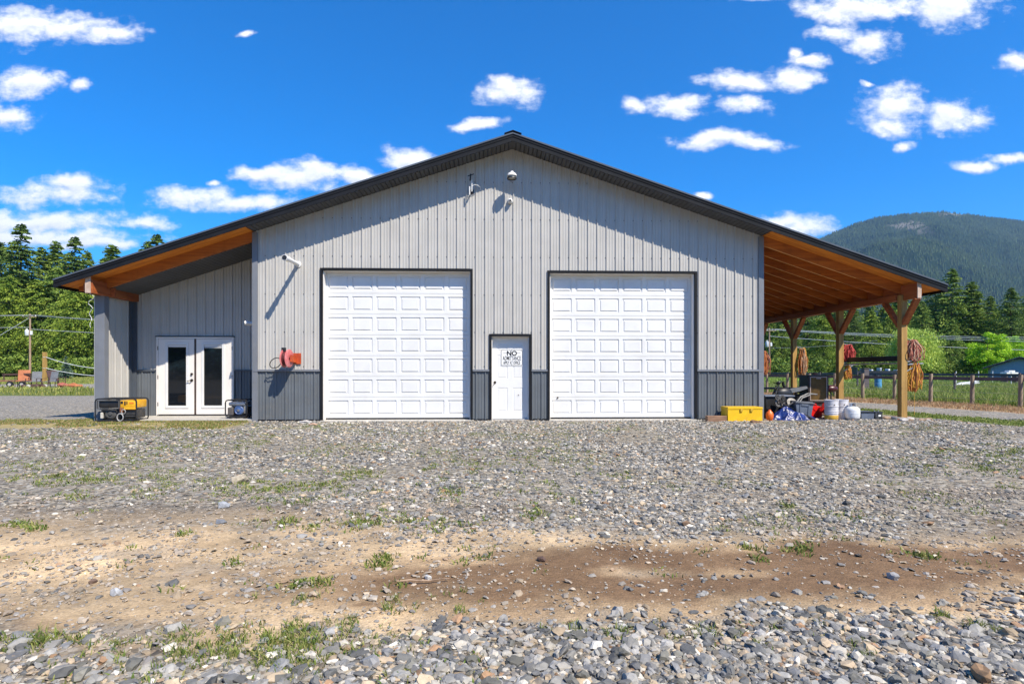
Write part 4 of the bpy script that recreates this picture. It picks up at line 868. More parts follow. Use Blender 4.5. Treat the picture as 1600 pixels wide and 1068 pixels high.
for (a, b_, c_, r_) in ((-.3, .1, .40, .10), (-.18, .12, .52, .08), (-.05, .2, .33, .09), (.05, .1, .42, .12), (.17, .06, .30, .08), (-.34, .05, .55, .07)):
    M = Matrix.Translation((a, b_, c_)) @ Matrix.Rotation(random.uniform(.9, 1.7), 4, 'X') @ Matrix.Rotation(random.uniform(-.4, .4), 4, 'Y')
    mb.lathe([(r_*.45, -.012), (r_, -.012), (r_, .012), (r_*.45, .012), (r_*.45, -.012)], seg=18, M=M); mb.lathe([(0, -.03), (.025, -.03), (.025, .03), (0, .03)], seg=10, M=M)
mb.build('sprocket', mat('dirty_sprocket_steel', (.13, .12, .11), (.05, .045, .04), 12, .5, .3), t)
mb = MB(); mb.tube([(-.1, .0, .35), (0, -.05, .42), (.12, -.04, .46), (.25, .05, .56), (.45, .08, .64), (.7, .1, .62)], .02, 8); mb.tube([(.02, -.08, .40), (.16, -.07, .44), (.28, .02, .54), (.5, .05, .61)], .018, 8); mb.build('bent_tubes', mat('dull_bent_tube', (.20, .195, .185), (.1, .095, .09), 14, .55), t, smooth=True)
# tote bin with lid
p0 = aty(1243, 640, .35); M_tote = mat('slate_plastic', (.13, .155, .20), (.10, .12, .16), 5, .5)
t = thing('tote_bin', 'slate grey plastic tote with lid sitting tilted on the blue tarp', 'tote bin', (p0.x-.04, .0, .10), 0); t.rotation_euler = (0, math.radians(4), math.radians(-8)); t.scale = (.82, .85, .85)
mb = MB(); mb.prism([(-.19, 0), (.21, 0), (.25, .36), (-.25, .36)], -.16, .18); b0 = mb.build('bin_body', M_tote, t)
mb = MB(); mb.box(-.28, .28, -.19, .21, .361, .40, .012); mb.box(-.24, .24, -.15, .17, .40, .42, .01); mb.build('lid', mat('dark_slate_lid', (.10, .11, .13), (.07, .08, .1), 5, .45), t)
mb = MB()
for xx in (-.12, .12): mb.box(xx-.012, xx+.012, -.176, -.161, .05, .34)
mb.box(-.1, .1, -.18, -.162, .29, .345, .006); mb.build('rib', M_tote, b0)
t = thing('tote_bin', 'black plastic bin behind the slate tote, half buried in the heap', 'tote bin', (p0.x-.42, .55, 0))
mb = MB(); mb.prism([(-.30, 0), (.30, 0), (.36, .55), (-.36, .55)], -.2, .3); mb.build('bin_body', M_blk, t)
mb = MB(); mb.box(-.39, .39, -.24, .34, .552, .59, .012); mb.build('lid', M_tote, t)
# blue tarp: crumpled heap
def crumple(name, cx, cy, rx, ry, h, m, label, cat, seed, amp=.5):
    n = 84; u = np.linspace(-1, 1, n); XX, YY = np.meshgrid(u, u); r = np.sqrt(XX**2+YY**2)
    a1 = np.abs(fbm(XX+seed, YY, 2.6, 2)-.5)*2; a2 = np.abs(fbm(XX, YY+seed, 5.5, 3)-.5)*2; a3 = fbm(XX+seed*2, YY, 12, 2)-.5
    ang = np.arctan2(YY, XX); edge = 1-.16*np.abs(np.sin(ang*4.5+seed))
    ZZ = h*(1-ss(.25, 1.0, r/edge))*(1.1-amp*a1*1.6-amp*a2*.5)+.02*a3*(r < edge)
    ZZ = np.maximum(ZZ, .004*(r < 1.1)); ps = np.stack([cx+XX*rx*(1+.06*a3), cy+YY*ry*(1+.06*a3), ZZ], -1).reshape(-1, 3)
    idx = np.arange(n*n).reshape(n, n); rr = (r/edge); f = np.stack([idx[:-1, :-1], idx[:-1, 1:], idx[1:, 1:], idx[1:, :-1]], -1)[(rr[:-1, :-1] < 1.02)]
    o = nmesh(name, ps, f.reshape(-1, 4), m, smooth=True); md = o.modifiers.new('thickness', 'SOLIDIFY'); md.thickness = .004; return tag(o, label, cat)
M_tarp = mat('blue_tarp_plastic', (.006, .018, .10), (.010, .032, .19), 8, .36)
pa = aty(1242, 665, -.1); crumple('tarp', pa.x, .02, .68, .36, .31, M_tarp, 'crumpled shiny blue tarp on the gravel in front of the slate tote', 'tarp', 3.3, .42)
# display cabinet on red jerry can etc.
p0 = aty(1257, 585, 1.35); p1 = aty(1296, 631, 1.35); M_cab = mat('dark_brown_cabinet', (.045, .036, .034), (.03, .025, .024), 4, .4); cx = (aty(1264, 600, 1.1).x+aty(1294, 600, 1.1).x)/2
t = thing('display_cabinet', 'dark cabinet with a framed glass front standing on a low crate between the posts', 'cabinet', (cx, 1.1, 0), math.radians(-6))
z0, z1 = .36, 1.10; wd2 = .27
mb = MB(); mb.box(-wd2, wd2, .03, .55, z0, z0+.03); mb.box(-wd2, wd2, .03, .55, z1-.03, z1); mb.box(-wd2, -wd2+.03, .03, .55, z0+.03, z1-.03); mb.box(wd2-.03, wd2, .03, .55, z0+.03, z1-.03); mb.box(-wd2+.03, wd2-.03, .50, .53, z0+.03, z1-.03); cb = mb.build('cabinet_body', M_cab, t)
mb = MB(); mb.box(-wd2+.03, wd2-.03, .06, .48, .62, .635); mb.build('shelf', M_cab, cb)
mb = MB(); mb.box(-wd2+.01, wd2-.01, .0, .028, z0+.005, z0+.05); mb.box(-wd2+.01, wd2-.01, .0, .028, z1-.05, z1-.005); mb.box(-wd2+.01, -wd2+.055, .0, .028, z0+.05, z1-.05); mb.box(wd2-.055, wd2-.01, .0, .028, z0+.05, z1-.05); dr = mb.build('cabinet_door', M_cab, t)
mb = MB(); tq = .052
mb.box(-wd2+tq, wd2-tq, -.006, .0, z0+tq, z0+tq+.014); mb.box(-wd2+tq, wd2-tq, -.006, .0, z1-tq-.014, z1-tq); mb.box(-wd2+tq, -wd2+tq+.014, -.0055, .0, z0+tq+.014, z1-tq-.014); mb.box(wd2-tq-.014, wd2-tq, -.0055, .0, z0+tq+.014, z1-tq-.014); mb.box(-.06, .06, -.012, -.001, z1-.10, z1-.078); mb.build('pale_trim', mat('pale_trim', (.6, .48, .4), rough=.4), dr)
mb = MB(); mb.box(-wd2+.06, wd2-.06, .008, .014, z0+.06, z1-.06); mb.build('glass', mat('brown_glass', (.13, .075, .022), (.05, .03, .012), 3, .12), dr)
t = thing('crate', 'dark wooden crate under the display cabinet', 'crate', (cx, 1.12, 0), math.radians(-6))
mb = MB(); mb.box(-.24, .24, .05, .5, 0, .352, .006); mb.build('crate_body', M_cab, t)
for j in range(3): 
    mb = MB(); mb.box(-.25, .25, .035, .049, .03+.11*j, .12+.11*j); mb.build('slat', M_wblk, t)
t = thing('pot', 'small rusty pot upturned on a stump behind the cabinet', 'pot', (aty(1274, 580, 2.2).x, 2.2, 0))
mb = MB(); mb.cyl((0, 0, 0), (0, 0, 1.05), .07, .06, 12); mb.build('stump', M_post, t)
mb = MB(); mb.lathe([(0, 1.05), (.06, 1.05), (.085, 1.13), (.08, 1.15), (0, 1.155)], seg=16); mb.build('pot_body', mat('rusty_pot', (.22, .1, .07)), t, smooth=True)
t = thing('tank', 'dark red rounded tank tied behind the second post', 'tank', (aty(1300, 612, 2.0).x, 2.05, 0))
mb = MB(); mb.cyl((0, 0, 0), (0, 0, .6), .02); mb.build('stand', M_blk, t)
mb = MB(); mb.sph((0, 0, .70), .13, 1.5, .9, .8, 3); mb.build('tank_body', mat('oxblood_paint', (.07, .012, .014), rough=.35), t, smooth=True)
# red fuel can
def jerry(loc, rz, label, s=1):
    t = thing('fuel_can', label, 'fuel can', loc, rz, 'red fuel cans beside the cabinet'); M_rp = mat('red_plastic', (.62, .012, .010), (.5, .01, .008), 5, .35)
    mb = MB(); mb.prism([(-.17, 0), (.17, 0), (.175, .24), (.10, .30), (-.12, .30), (-.175, .25)], -.09, .09)
    bmesh.ops.bevel(mb.bm, geom=list(mb.bm.edges), offset=.018, segments=2, affect='EDGES'); o = mb.build('can_body', M_rp, t, smooth=50)
    mb = MB(); mb.tube([(-.10, 0, .29), (-.08, 0, .345), (.04, 0, .345), (.07, 0, .29)], .014, 8); mb.build('handle', M_rp, t, smooth=True)
    mb = MB(); mb.cyl((.13, 0, .27), (.17, 0, .33), .022, .02); mb.build('cap', M_blk, t)
    mb = MB(); mb.bar((-.12, -.094, .05), (.12, -.094, .25), .012, .02); mb.bar((-.12, -.0935, .25), (.12, -.0935, .05), .012, .02); mb.build('embossing', M_rp, o); return t
pr = aty(1275, 650, .55); jerry((pr.x, .62, .0), .15, 'red plastic fuel can standing upright behind the tarp'); o = jerry((pr.x+.14, .38, .02), -.3, 'red plastic fuel can tipped over against the upright one'); o.rotation_euler = (0, math.radians(32), -.3); o.location.z = .10
t = thing('wire_rack', 'dark wire rack lying in front of the red fuel cans', 'rack', (pr.x+.14, .12, 0)); mb = MB()
for j in range(5): mb.tube([(-.12, .04*j, .03), (.2, .04*j, .05)], .006, 5)
mb.tube([(-.12, 0, .03), (-.14, .08, .035), (-.12, .16, .03)], .008, 5); mb.tube([(.2, 0, .05), (.22, .08, .055), (.2, .16, .05)], .008, 5); mb.build('wires', M_brz, t, smooth=True)
# white buckets (stacked, overlapping)
M_bkt = mat('dirty_white_plastic', (.66, .64, .66), (.5, .47, .47), 6, .5, dirt=((.33, .27, .22), 5, .45))
def bucket(px_, yy, h, label, yellow):
    p = aty(px_, 640, yy); t = thing('bucket', label, 'bucket', (p.x, yy, 0), 0, 'white plastic drums by the propane tank')
    r = .155
    mb = MB(); mb.lathe([(0, 0), (r*.93, 0), (r*.95, .02), (r, h-.17), (r*1.05, h-.165), (r*1.05, h-.15), (r, h-.145), (r*1.03, h-.02), (r*1.06, h-.02), (r*1.06, h), (r*.97, h), (r*.96, h-.05), (0, h-.05)], seg=32); b0 = mb.build('drum', M_bkt, t, smooth=True)
    for zz_ in (.17, .215):
        mb = MB(); mb.lathe([(r*.97, 0), (r*1.03, .004), (r*1.03, .018), (r*.97, .022)], (0, 0, zz_), 32); mb.build('rib', M_bkt, b0, smooth=True)
    if yellow: mb = MB(); mb.lathe([(r*.955, .025), (r*.975, .03), (r*.985, .125), (r*.96, .13)], seg=32); mb.build('yellow_band', mat('yellow_paint_band', (.62, .36, .02), (.5, .3, .05), 9, .5), b0, smooth=True)
    mb = MB(); mb.sph((-.02, -r*1.0, h-.12), .014); mb.build('bail_boss', M_brz, b0)
    return t
bucket(1299, -.12, .50, 'left white drum with a yellow painted band round its foot', True)
bucket(1314.5, .02, .50, 'right white drum standing behind the propane tank', False)
# propane tank
p = aty(1332, 650, -.22); t = thing('propane_tank', 'white propane cylinder with collar beside the white drums', 'propane tank', (p.x, -.22, 0)); M_prop = mat('white_tank_paint', (.70, .71, .72), (.62, .63, .64), 5, .35, dirt=((.45, .4, .35), 8, .25))
mb = MB(); mb.lathe([(.10, .0), (.115, .0), (.115, .03), (.135, .035), (.158, .06), (.165, .10), (.165, .17), (.168, .172), (.168, .184), (.165, .186), (.165, .25), (.155, .29), (.12, .325), (.05, .345), (0, .348)], seg=36); mb.build('cylinder', M_prop, t, smooth=True)
mb = MB()
A = [(.075*math.cos(a), .075*math.sin(a)) for a in [(-.30+.1*k)*PI for k in range(17)]]; B = [(x*.93, y*.93) for x, y in A]
for i in range(16):
    z0, z1 = .335, .425
    mb.quad((*A[i], z0), (*A[i+1], z0), (*A[i+1], z1), (*A[i], z1)); mb.quad((*B[i], z0), (*B[i], z1), (*B[i+1], z1), (*B[i+1], z0)); mb.quad((*A[i], z1), (*A[i+1], z1), (*B[i+1], z1), (*B[i], z1))
mb.build('collar', M_prop, t, smooth=True)
mb = MB(); mb.cyl((0, 0, .34), (0, 0, .40), .018); mb.cyl((0, 0, .385), (.05, 0, .385), .013); mb.cyl((0, 0, .40), (0, 0, .415), .028); mb.build('valve', M_brz, t, smooth=True)
# low bins and rubble at post
p = aty(1353, 655, .0); t = thing('tub', 'low dark slate tub right of the propane cylinder', 'tub', (p.x, .05, 0))
mb = MB(); mb.prism([(-.15, 0), (.15, 0), (.17, .2), (-.17, .2)], -.12, .14); mb.build('tub_body', M_tote, t); mb = MB(); mb.box(-.18, .18, -.14, -.12, .18, .205); mb.box(-.18, .18, .14, .16, .18, .205); mb.build('rim', M_blk, t)
p = aty(1370, 655, .0); t = thing('battery', 'old black battery box beside the low slate tub', 'battery', (p.x, .02, 0), .2)
mb = MB(); mb.box(-.11, .11, -.08, .08, 0, .17, .008); mb.build('battery_case', M_crud, t); mb = MB(); mb.box(-.115, .115, -.085, .085, .171, .195, .004); mb.build('lid', M_blk, t)
for xx in (-.06, .06): mb = MB(); mb.cyl((xx, 0, .195), (xx, 0, .225), .014); mb.build('terminal', M_metal, t)
mb = MB(); mb.box(-.02, .05, -.086, -.081, .08, .12); mb.build('sticker', M_ssign, t)
for k in range(16):
    v, f = ico(2); v = v*(1+rng.normal(0, .12, (len(v), 1)))*np.array((1.3, .8, .6))*rng.uniform(.03, .085)
    pp = aty(1383+rng.uniform(0, 52), 658, 0); yy_ = rng.uniform(-.55, -.15) if k % 3 else rng.uniform(.1, .3)
    c_ = [(.30, .13, .08), (.5, .47, .44), (.36, .25, .17), (.2, .1, .07)][k % 4]
    o = nmesh('rock', v, f, mat('rubble_%d' % (k % 4), c_, tuple(q*.7 for q in c_), 20, .9, bmp=.4), loc=(pp.x, yy_, .025)); tag(o, ['rusty brown', 'whitish', 'tan', 'dark red'][k % 4]+' broken stone heaped round the foot of the front lean-to post', 'rock', 'rubble round the front post')
for (px_, py_, r_, c_, lb) in ((476, 661, .09, (.62, .58, .55), 'white chunk of broken concrete at the base of the wall by the left garage door'), (489, 664, .06, (.58, .36, .24), 'tan stone beside the white concrete chunk'), (462, 665, .05, (.3, .25, .2), 'small brown stone left of the white concrete chunk')):
    v, f = ico(2); v = v*(1+rng.normal(0, .16, (len(v), 1)))*np.array((1.6, .8, .5))*r_; q = gd(px_, py_)
    tag(nmesh('rock', v, f, mat('chunk_'+lb[:5], c_, tuple(q_*.75 for q_ in c_), 20, .9, bmp=.4), loc=(q.x, min(q.y, -.15), r_*.3)), lb, 'rock')
# ================================================================== ROPES AND RACK ON THE POSTS
def rope(post_y, dx, ztop, zbot, wdt, n, cols_, label, dy=0):
    """bundle of hanging rope loops on the outer face of a post"""
    X0 = PX+.075+dx; t = thing('rope_coil', label, 'rope', (X0, post_y+dy, ztop), 0, 'rope bundles hanging on the lean-to posts')
    Hh = ztop-zbot
    for ci, cc in enumerate(cols_):
        mb = MB()
        for k in range(max(1, n//len(cols_))):
            cx_ = random.gauss(0, wdt*.2); cy_ = random.gauss(0, .05); h1 = Hh*random.uniform(.72, 1.0); w1 = wdt*random.uniform(.05, .32); ph = random.uniform(0, PI); pts = []
            for j in range(20):
                a = 2*PI*j/20; s_ = math.sin(a); zz_ = -h1/2+math.cos(a)*h1/2
                sw = .35+.65*min(1, -zz_/(h1*.45)); jit = lambda: random.gauss(0, .008)
                pts.append((cx_*sw+s_*w1*sw*math.cos(ph)+jit(), cy_+s_*w1*sw*math.sin(ph)*.7+jit(), zz_+jit()))
            mb.tube(pts, .0105, 5, closed=True)
        mb.build('rope_strands', cc, t, smooth=True)
    mb = MB(); mb.tube([(-dx-.0, -dy, .06), (-dx*.4, -dy*.5, .02), (0, 0, -.02), (.03, 0, .03)], .008, 6); mb.build('hook', M_metal, t, smooth=True)
    return t
R_or = mat('orange_rope', (.62, .25, .07), (.5, .17, .05), 30, .8); R_ye = mat('golden_rope', (.68, .40, .05), (.55, .28, .04), 30, .8); R_rd = mat('red_rope', (.5, .045, .04), (.62, .12, .1), 24, .8); R_br = mat('faded_red_rope', (.38, .11, .08), (.50, .2, .13), 24, .8); R_pk = mat('pale_rope', (.6, .45, .3), (.5, .3, .2), 24, .8)
rope(0, .17, 1.98, 1.42, .34, 105, [R_br, R_br, R_pk], 'thick bundle of faded red rope hanging high on the front post')
rope(0, .22, 1.40, .68, .30, 66, [R_ye, R_or, R_ye], 'long golden orange rope bundle hanging low on the front post')
q = MB(); q.tube([(PX+.31, .0, .78-.045*k+.0) for k in range(16)], .004, 4); tag(q.build('cord', R_ye), 'single loose yellow strand trailing below the golden rope bundle', 'cord')
rope(2.53, .19, 1.97, 1.50, .28, 80, [R_rd, R_rd], 'bright red rope bundle on the second post')
rope(2.53, .16, 1.38, .93, .2, 22, [R_or, R_ye], 'small wispy yellow rope hanging under the rack on the second post')
rope(5.06, .14, 1.95, 1.0, .28, 66, [R_or, R_pk, R_or], 'long orange rope bundle on the third post', -.12)
rope(5.06, .26, 1.98, 1.5, .2, 30, [R_ye], 'short yellow rope beside the orange bundle on the third post')
rope(7.59, .14, 1.95, 1.05, .34, 60, [R_or, R_br], 'orange rope bundle on the farthest visible post by the wall corner')
t = thing('pipe_rack', 'long black pipe trough with a pale pipe carried on brackets between the first two posts', 'rack'); RXp = PX+.24
mb = MB(); mb.box(RXp-.06, RXp+.06, .10, 2.95, 1.46, 1.60, .01); mb.build('trough', M_blk, t)
mb = MB(); mb.cyl((RXp+.0, .2, 1.405), (RXp, 2.85, 1.405), .02); mb.build('pipe', M_conc, t)
for yy in (-.02, 2.5):
    mb = MB(); mb.bar((PX+.075, yy-.02, 1.375), (PX+.50, yy-.02, 1.40), .03, .03); mb.bar((PX+.075, yy-.02, 1.20), (PX+.36, yy-.02, 1.37), .02, .02); mb.bar((PX+.075, yy-.02, 1.44), (PX+.2, yy-.02, 1.46), .03, .02); mb.build('bracket', M_metal, t)
# ================================================================== TREES
attr_mat('conifer_needles', .7, translucent=.18, vary=.3, vscale=.8)
attr_mat('broad_leaves', .6, translucent=.35, vary=.3, vscale=1.2)
M_bark = mat('bark', (.12, .085, .06), (.07, .05, .038), 6, .9, vs=(3, 3, .4), bmp=.4)
def leafquads(c, size, up_bias=.3, dirs=None, elong=1.6):
    n = len(c); d = rng.normal(size=(n, 3)) if dirs is None else dirs+rng.normal(0, .35, (n, 3)); d /= np.linalg.norm(d, axis=1, keepdims=True)
    r = rng.normal(size=(n, 3)); s = np.cross(d, r); s /= np.linalg.norm(s, axis=1, keepdims=True)
    a = size[:, None]*elong; b = size[:, None]
    P_ = np.stack([c-d*a*.5, c+s*b*.38, c+d*a*.6, c-s*b*.38], 1).reshape(-1, 3); F_ = np.arange(n*4).reshape(n, 4); return P_, F_
def conifer_np(H, R, nb=150, per=34, base=.06, droop=.35, leaf=.45, col=((.045, .09, .022), (.09, .16, .03), (.15, .21, .045)), power=.85, seed=0, ragged=.25):
    """branches all round a trunk, each a drooping spray of small leaf-sized faces"""
    g = np.random.default_rng(seed); t = base+(1-base)*(g.random(nb)**1.05); t.sort(); a = g.random(nb)*2*PI+np.arange(nb)*2.4
    L = R*np.clip((1-t), 0, 1)**power*(1+g.normal(0, ragged, nb)).clip(.45, 1.5)*(.55+.45*ss(base-.02, base+.22, t))+.12*R*(1-t)+.15
    cs, ds, cc = [], [], []
    tone = g.random(nb)
    for i in range(nb):
        m_ = max(6, int(per*(.35+L[i]/R))); s = g.random(m_)**.7; wd_ = .26*L[i]*(1-s*.65)+.12
        off = g.normal(0, 1, (m_, 3)); dz = -droop*L[i]*s**1.6+.12*L[i]*s*(t[i] > .7)+off[:, 2]*.05*L[i]*.5-.04
        x_ = np.cos(a[i])*L[i]*s-np.sin(a[i])*off[:, 0]*wd_*.55; y_ = np.sin(a[i])*L[i]*s+np.cos(a[i])*off[:, 0]*wd_*.55
        cs.append(np.stack([x_, y_, t[i]*H+dz], 1)); ds.append(np.stack([np.cos(a[i])+off[:, 1]*.3, np.sin(a[i])+off[:, 0]*.3, -droop*1.6*s-.1], 1))
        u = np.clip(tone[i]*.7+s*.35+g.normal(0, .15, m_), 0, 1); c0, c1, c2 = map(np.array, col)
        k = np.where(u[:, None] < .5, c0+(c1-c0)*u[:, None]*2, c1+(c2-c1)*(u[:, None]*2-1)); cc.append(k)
    m_ = 40; cs.append(np.stack([g.normal(0, .06*R*.4, m_), g.normal(0, .06*R*.4, m_), H*(1.0-g.random(m_)*.09)], 1)); ds.append(np.tile([0, 0, 1.], (m_, 1))+g.normal(0, .4, (m_, 3))); cc.append(np.tile(col[1], (m_, 1)))
    c = np.concatenate(cs); P_, F_ = leafquads(c, leaf*g.uniform(.6, 1.4, len(c)), dirs=np.concatenate(ds), elong=1.9); return P_, F_, np.concatenate(cc)
def broad_np(H, R, n=9000, leaf=.35, col=((.18, .34, .02), (.38, .60, .03), (.55, .74, .06)), seed=0, clumps=60, weep=0, low=.08):
    g = np.random.default_rng(seed); cl = []
    while len(cl) < clumps:
        p = g.normal(size=3); p /= np.linalg.norm(p); p *= g.random()**.35; cl.append((p[0]*R*.82, p[1]*R*.82, H*(low+.5)*1+p[2]*H*.42))
    cl = np.array(cl); k = g.integers(0, clumps, n); tone = g.random(clumps); r_ = R*g.uniform(.16, .34, clumps)
    o = g.normal(size=(n, 3)); o /= np.linalg.norm(o, axis=1, keepdims=True); o *= (g.random((n, 1))**.5); c = cl[k]+o*r_[k][:, None]*np.array((1.15, 1.15, .75))
    ds = g.normal(size=(n, 3))
    if weep: s = g.random(n); c[:, 2] -= s*weep*H*(.3+.7*np.hypot(c[:, 0], c[:, 1])/R); ds = np.stack([g.normal(0, .25, n), g.normal(0, .25, n), -np.ones(n)], 1); c[:, 2] = np.maximum(c[:, 2], .3)
    c[:, 2] = np.maximum(c[:, 2], .15)
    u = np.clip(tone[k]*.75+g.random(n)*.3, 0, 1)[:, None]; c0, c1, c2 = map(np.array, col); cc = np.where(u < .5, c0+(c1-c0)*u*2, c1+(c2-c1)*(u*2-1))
    P_, F_ = leafquads(c, leaf*g.uniform(.6, 1.3, n), dirs=ds, elong=2.2 if weep else 1.3); return P_, F_, cc
DARK = ((.040, .080, .020), (.100, .165, .030), (.20, .27, .05)); MID = ((.045, .095, .020), (.14, .215, .032), (.27, .34, .055)); LUSH = ((.035, .08, .012), (.14, .215, .022), (.31, .38, .045)); BLUE = ((.06, .10, .07), (.10, .16, .11), (.17, .23, .16))
PROTO = {}
def proto(kind):
    if kind in PROTO: return PROTO[kind]
    sd = {'fir_a': 1, 'fir_b': 2, 'fir_c': 3, 'fir_d': 4, 'cedar_a': 5, 'cedar_b': 6, 'cedar_c': 7, 'spruce': 8, 'maple': 9, 'maple_b': 10, 'willow': 11, 'shrub': 12}[kind]
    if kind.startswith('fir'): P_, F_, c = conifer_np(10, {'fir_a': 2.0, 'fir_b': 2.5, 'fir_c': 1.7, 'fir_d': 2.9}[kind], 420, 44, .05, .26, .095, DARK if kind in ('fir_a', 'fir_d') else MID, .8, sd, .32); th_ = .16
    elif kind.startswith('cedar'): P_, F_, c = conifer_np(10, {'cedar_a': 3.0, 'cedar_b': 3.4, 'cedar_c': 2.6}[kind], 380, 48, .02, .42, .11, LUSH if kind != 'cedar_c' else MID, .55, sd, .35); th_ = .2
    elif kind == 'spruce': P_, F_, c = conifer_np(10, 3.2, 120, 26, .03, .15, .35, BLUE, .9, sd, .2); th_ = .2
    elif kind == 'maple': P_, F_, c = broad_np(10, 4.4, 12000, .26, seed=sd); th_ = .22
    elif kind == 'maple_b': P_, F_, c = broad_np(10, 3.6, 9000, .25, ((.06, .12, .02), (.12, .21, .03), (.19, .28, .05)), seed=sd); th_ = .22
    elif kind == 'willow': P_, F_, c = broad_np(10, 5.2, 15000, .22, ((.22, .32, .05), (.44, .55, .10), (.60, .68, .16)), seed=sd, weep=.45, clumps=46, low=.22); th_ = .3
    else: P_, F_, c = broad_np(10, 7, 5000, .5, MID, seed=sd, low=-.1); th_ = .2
    PROTO[kind] = (P_, F_, c, th_); return PROTO[kind]
TMESH = {}
def tree(kind, x, y, H, label, group, wid=1.0, rz=None, z=0, name=None):
    if kind not in TMESH:
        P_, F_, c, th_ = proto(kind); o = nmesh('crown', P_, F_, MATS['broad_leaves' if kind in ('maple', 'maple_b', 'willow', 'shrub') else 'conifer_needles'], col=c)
        q = MB(); pts = [(.03*math.sin(k), .03*math.cos(k*1.7), k*1.2) for k in range(8)]; q.tube([(0, 0, -.1)]+pts, [th_*1.25]+[th_*(1-k/8.5) for k in range(8)], 8)
        for k in range(14):
            a = k*2.4; z0 = 1.2+k*.5; L = 2.2*(1-z0/10)+.3; q.tube([(0, 0, z0), (math.cos(a)*L*.5, math.sin(a)*L*.5, z0+.15), (math.cos(a)*L, math.sin(a)*L, z0-.1)], [.05, .03, .012], 5)
        tr = q.build('trunk', M_bark, smooth=True); TMESH[kind] = (o.data, tr.data); bpy.data.objects.remove(o); bpy.data.objects.remove(tr)
    t = thing(name or {'fir': 'fir_tree', 'ced': 'cedar_tree', 'spr': 'spruce_tree', 'map': 'maple_tree', 'wil': 'willow_tree', 'shr': 'shrub'}[kind[:3]], label, 'shrub' if kind == 'shrub' else 'tree', (x, y, z), random.uniform(0, 6.28) if rz is None else rz, group)
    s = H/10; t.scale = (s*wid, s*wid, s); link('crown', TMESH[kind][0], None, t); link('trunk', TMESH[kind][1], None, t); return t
def T(kind, px, pytop, d, label, group, wid=1.0):
    p = atd(px, pytop, d); H = p.z-.0; return tree(kind, p.x, p.y, H, label, group, wid)
GL, GRt = 'conifers left of the workshop', 'trees right of the workshop'
for a in [('fir_d', 2, 378, 112, 'dark broad conifer cut by the left edge of the photo', 1.2), ('fir_a', 33, 350, 108, 'tallest pointed fir of the left wood, with a thin bare spire', 1.15), ('fir_b', 66, 386, 114, 'blunt topped fir just right of the tallest spire on the left', 1.1), ('fir_c', 88, 377, 116, 'narrow fir left of the pair with ragged tops', 1.2),
          ('fir_a', 117, 370, 108, 'tall fir with a ragged top halfway between the spire and the roof eave', 1.1), ('fir_b', 136, 392, 113, 'fir partly hidden by the tip of the left eave', 1.0), ('fir_c', 176, 383, 120, 'lone dark fir top rising behind the left roof slope', 1.5), ('fir_c', 231, 377, 126, 'shorter of the two fir tops peeping over the left roof', 1.3), ('fir_a', 245, 366, 126, 'taller of the two fir tops peeping over the left roof', 1.1),
          ('cedar_b', 14, 430, 98, 'lush bright green cedar behind the left power lines at the photo edge', .95), ('cedar_a', 58, 436, 100, 'lush green cedar right behind the utility pole', 1.0), ('cedar_c', 88, 416, 101, 'mid green cedar between the utility pole and the wooden post', 1.0), ('cedar_b', 118, 442, 97, 'lush cedar above the sagging ropes', .95), ('cedar_a', 150, 424, 99, 'lush cedar whose right side is hidden by the porch pier', 1.0), ('cedar_a', -26, 425, 100, 'lush green cedar mostly outside the left edge of the photo', 1.0)]:
    T(a[0], a[1], a[2], a[3], a[4], GL, a[5])
for a in [('fir_b', 1487, 420, 104, 'tallest fir right of the open lean-to, top against the mountain', 1.15), ('fir_d', 1462, 436, 108, 'dark fir touching the tip of the right eave', 1.0), ('fir_c', 1518, 440, 103, 'narrow pointed fir right of the tallest right hand fir', 1.5), ('fir_b', 1548, 462, 106, 'lower fir in the dip between the taller right hand firs', 1.1), ('fir_d', 1580, 449, 98, 'broad dark fir near the right edge of the photo', 1.0), ('fir_b', 1610, 446, 104, 'fir cut by the right edge of the photo', 1.0),
          ('cedar_c', 1440, 470, 102, 'green cedar behind the front lean-to post', .9), ('cedar_b', 1395, 478, 106, 'mid green cedar seen under the front end of the lean-to beam', .9), ('cedar_a', 1362, 485, 99, 'bright lush cedar between the first and second posts', .8), ('fir_d', 1335, 478, 104, 'dark fir just right of the second post', .9), ('cedar_b', 1287, 484, 98, 'lush cedar between the second and third posts', .9), ('fir_d', 1262, 470, 108, 'dark tree right of the third post', 1.0), ('cedar_c', 1222, 480, 102, 'green cedar beside the far utility pole', .9), ('cedar_b', 1195, 484, 104, 'cedar at the wall corner behind the farthest rope', .9),
          ('cedar_c', 1488, 498, 92, 'lower rounded cedar in front of the tallest right hand fir', .9), ('willow', 1428, 519, 82, 'pale yellow green weeping willow behind the golden rope', 1.15), ('maple', 1543, 517, 78, 'bright lime green leafy tree left of the blue grey shed', .92), ('maple', 1578, 520, 79, 'second bright lime green tree directly behind the shed roof', .9), ('maple_b', 1514, 548, 80, 'small dark leafy tree at the left foot of the lime green trees', .9)]:
    T(a[0], a[1], a[2], a[3], a[4], GRt, a[5])
T('spruce', 103, 557, 74, 'young blue green spruce behind the sagging ropes', GL, 1.0)
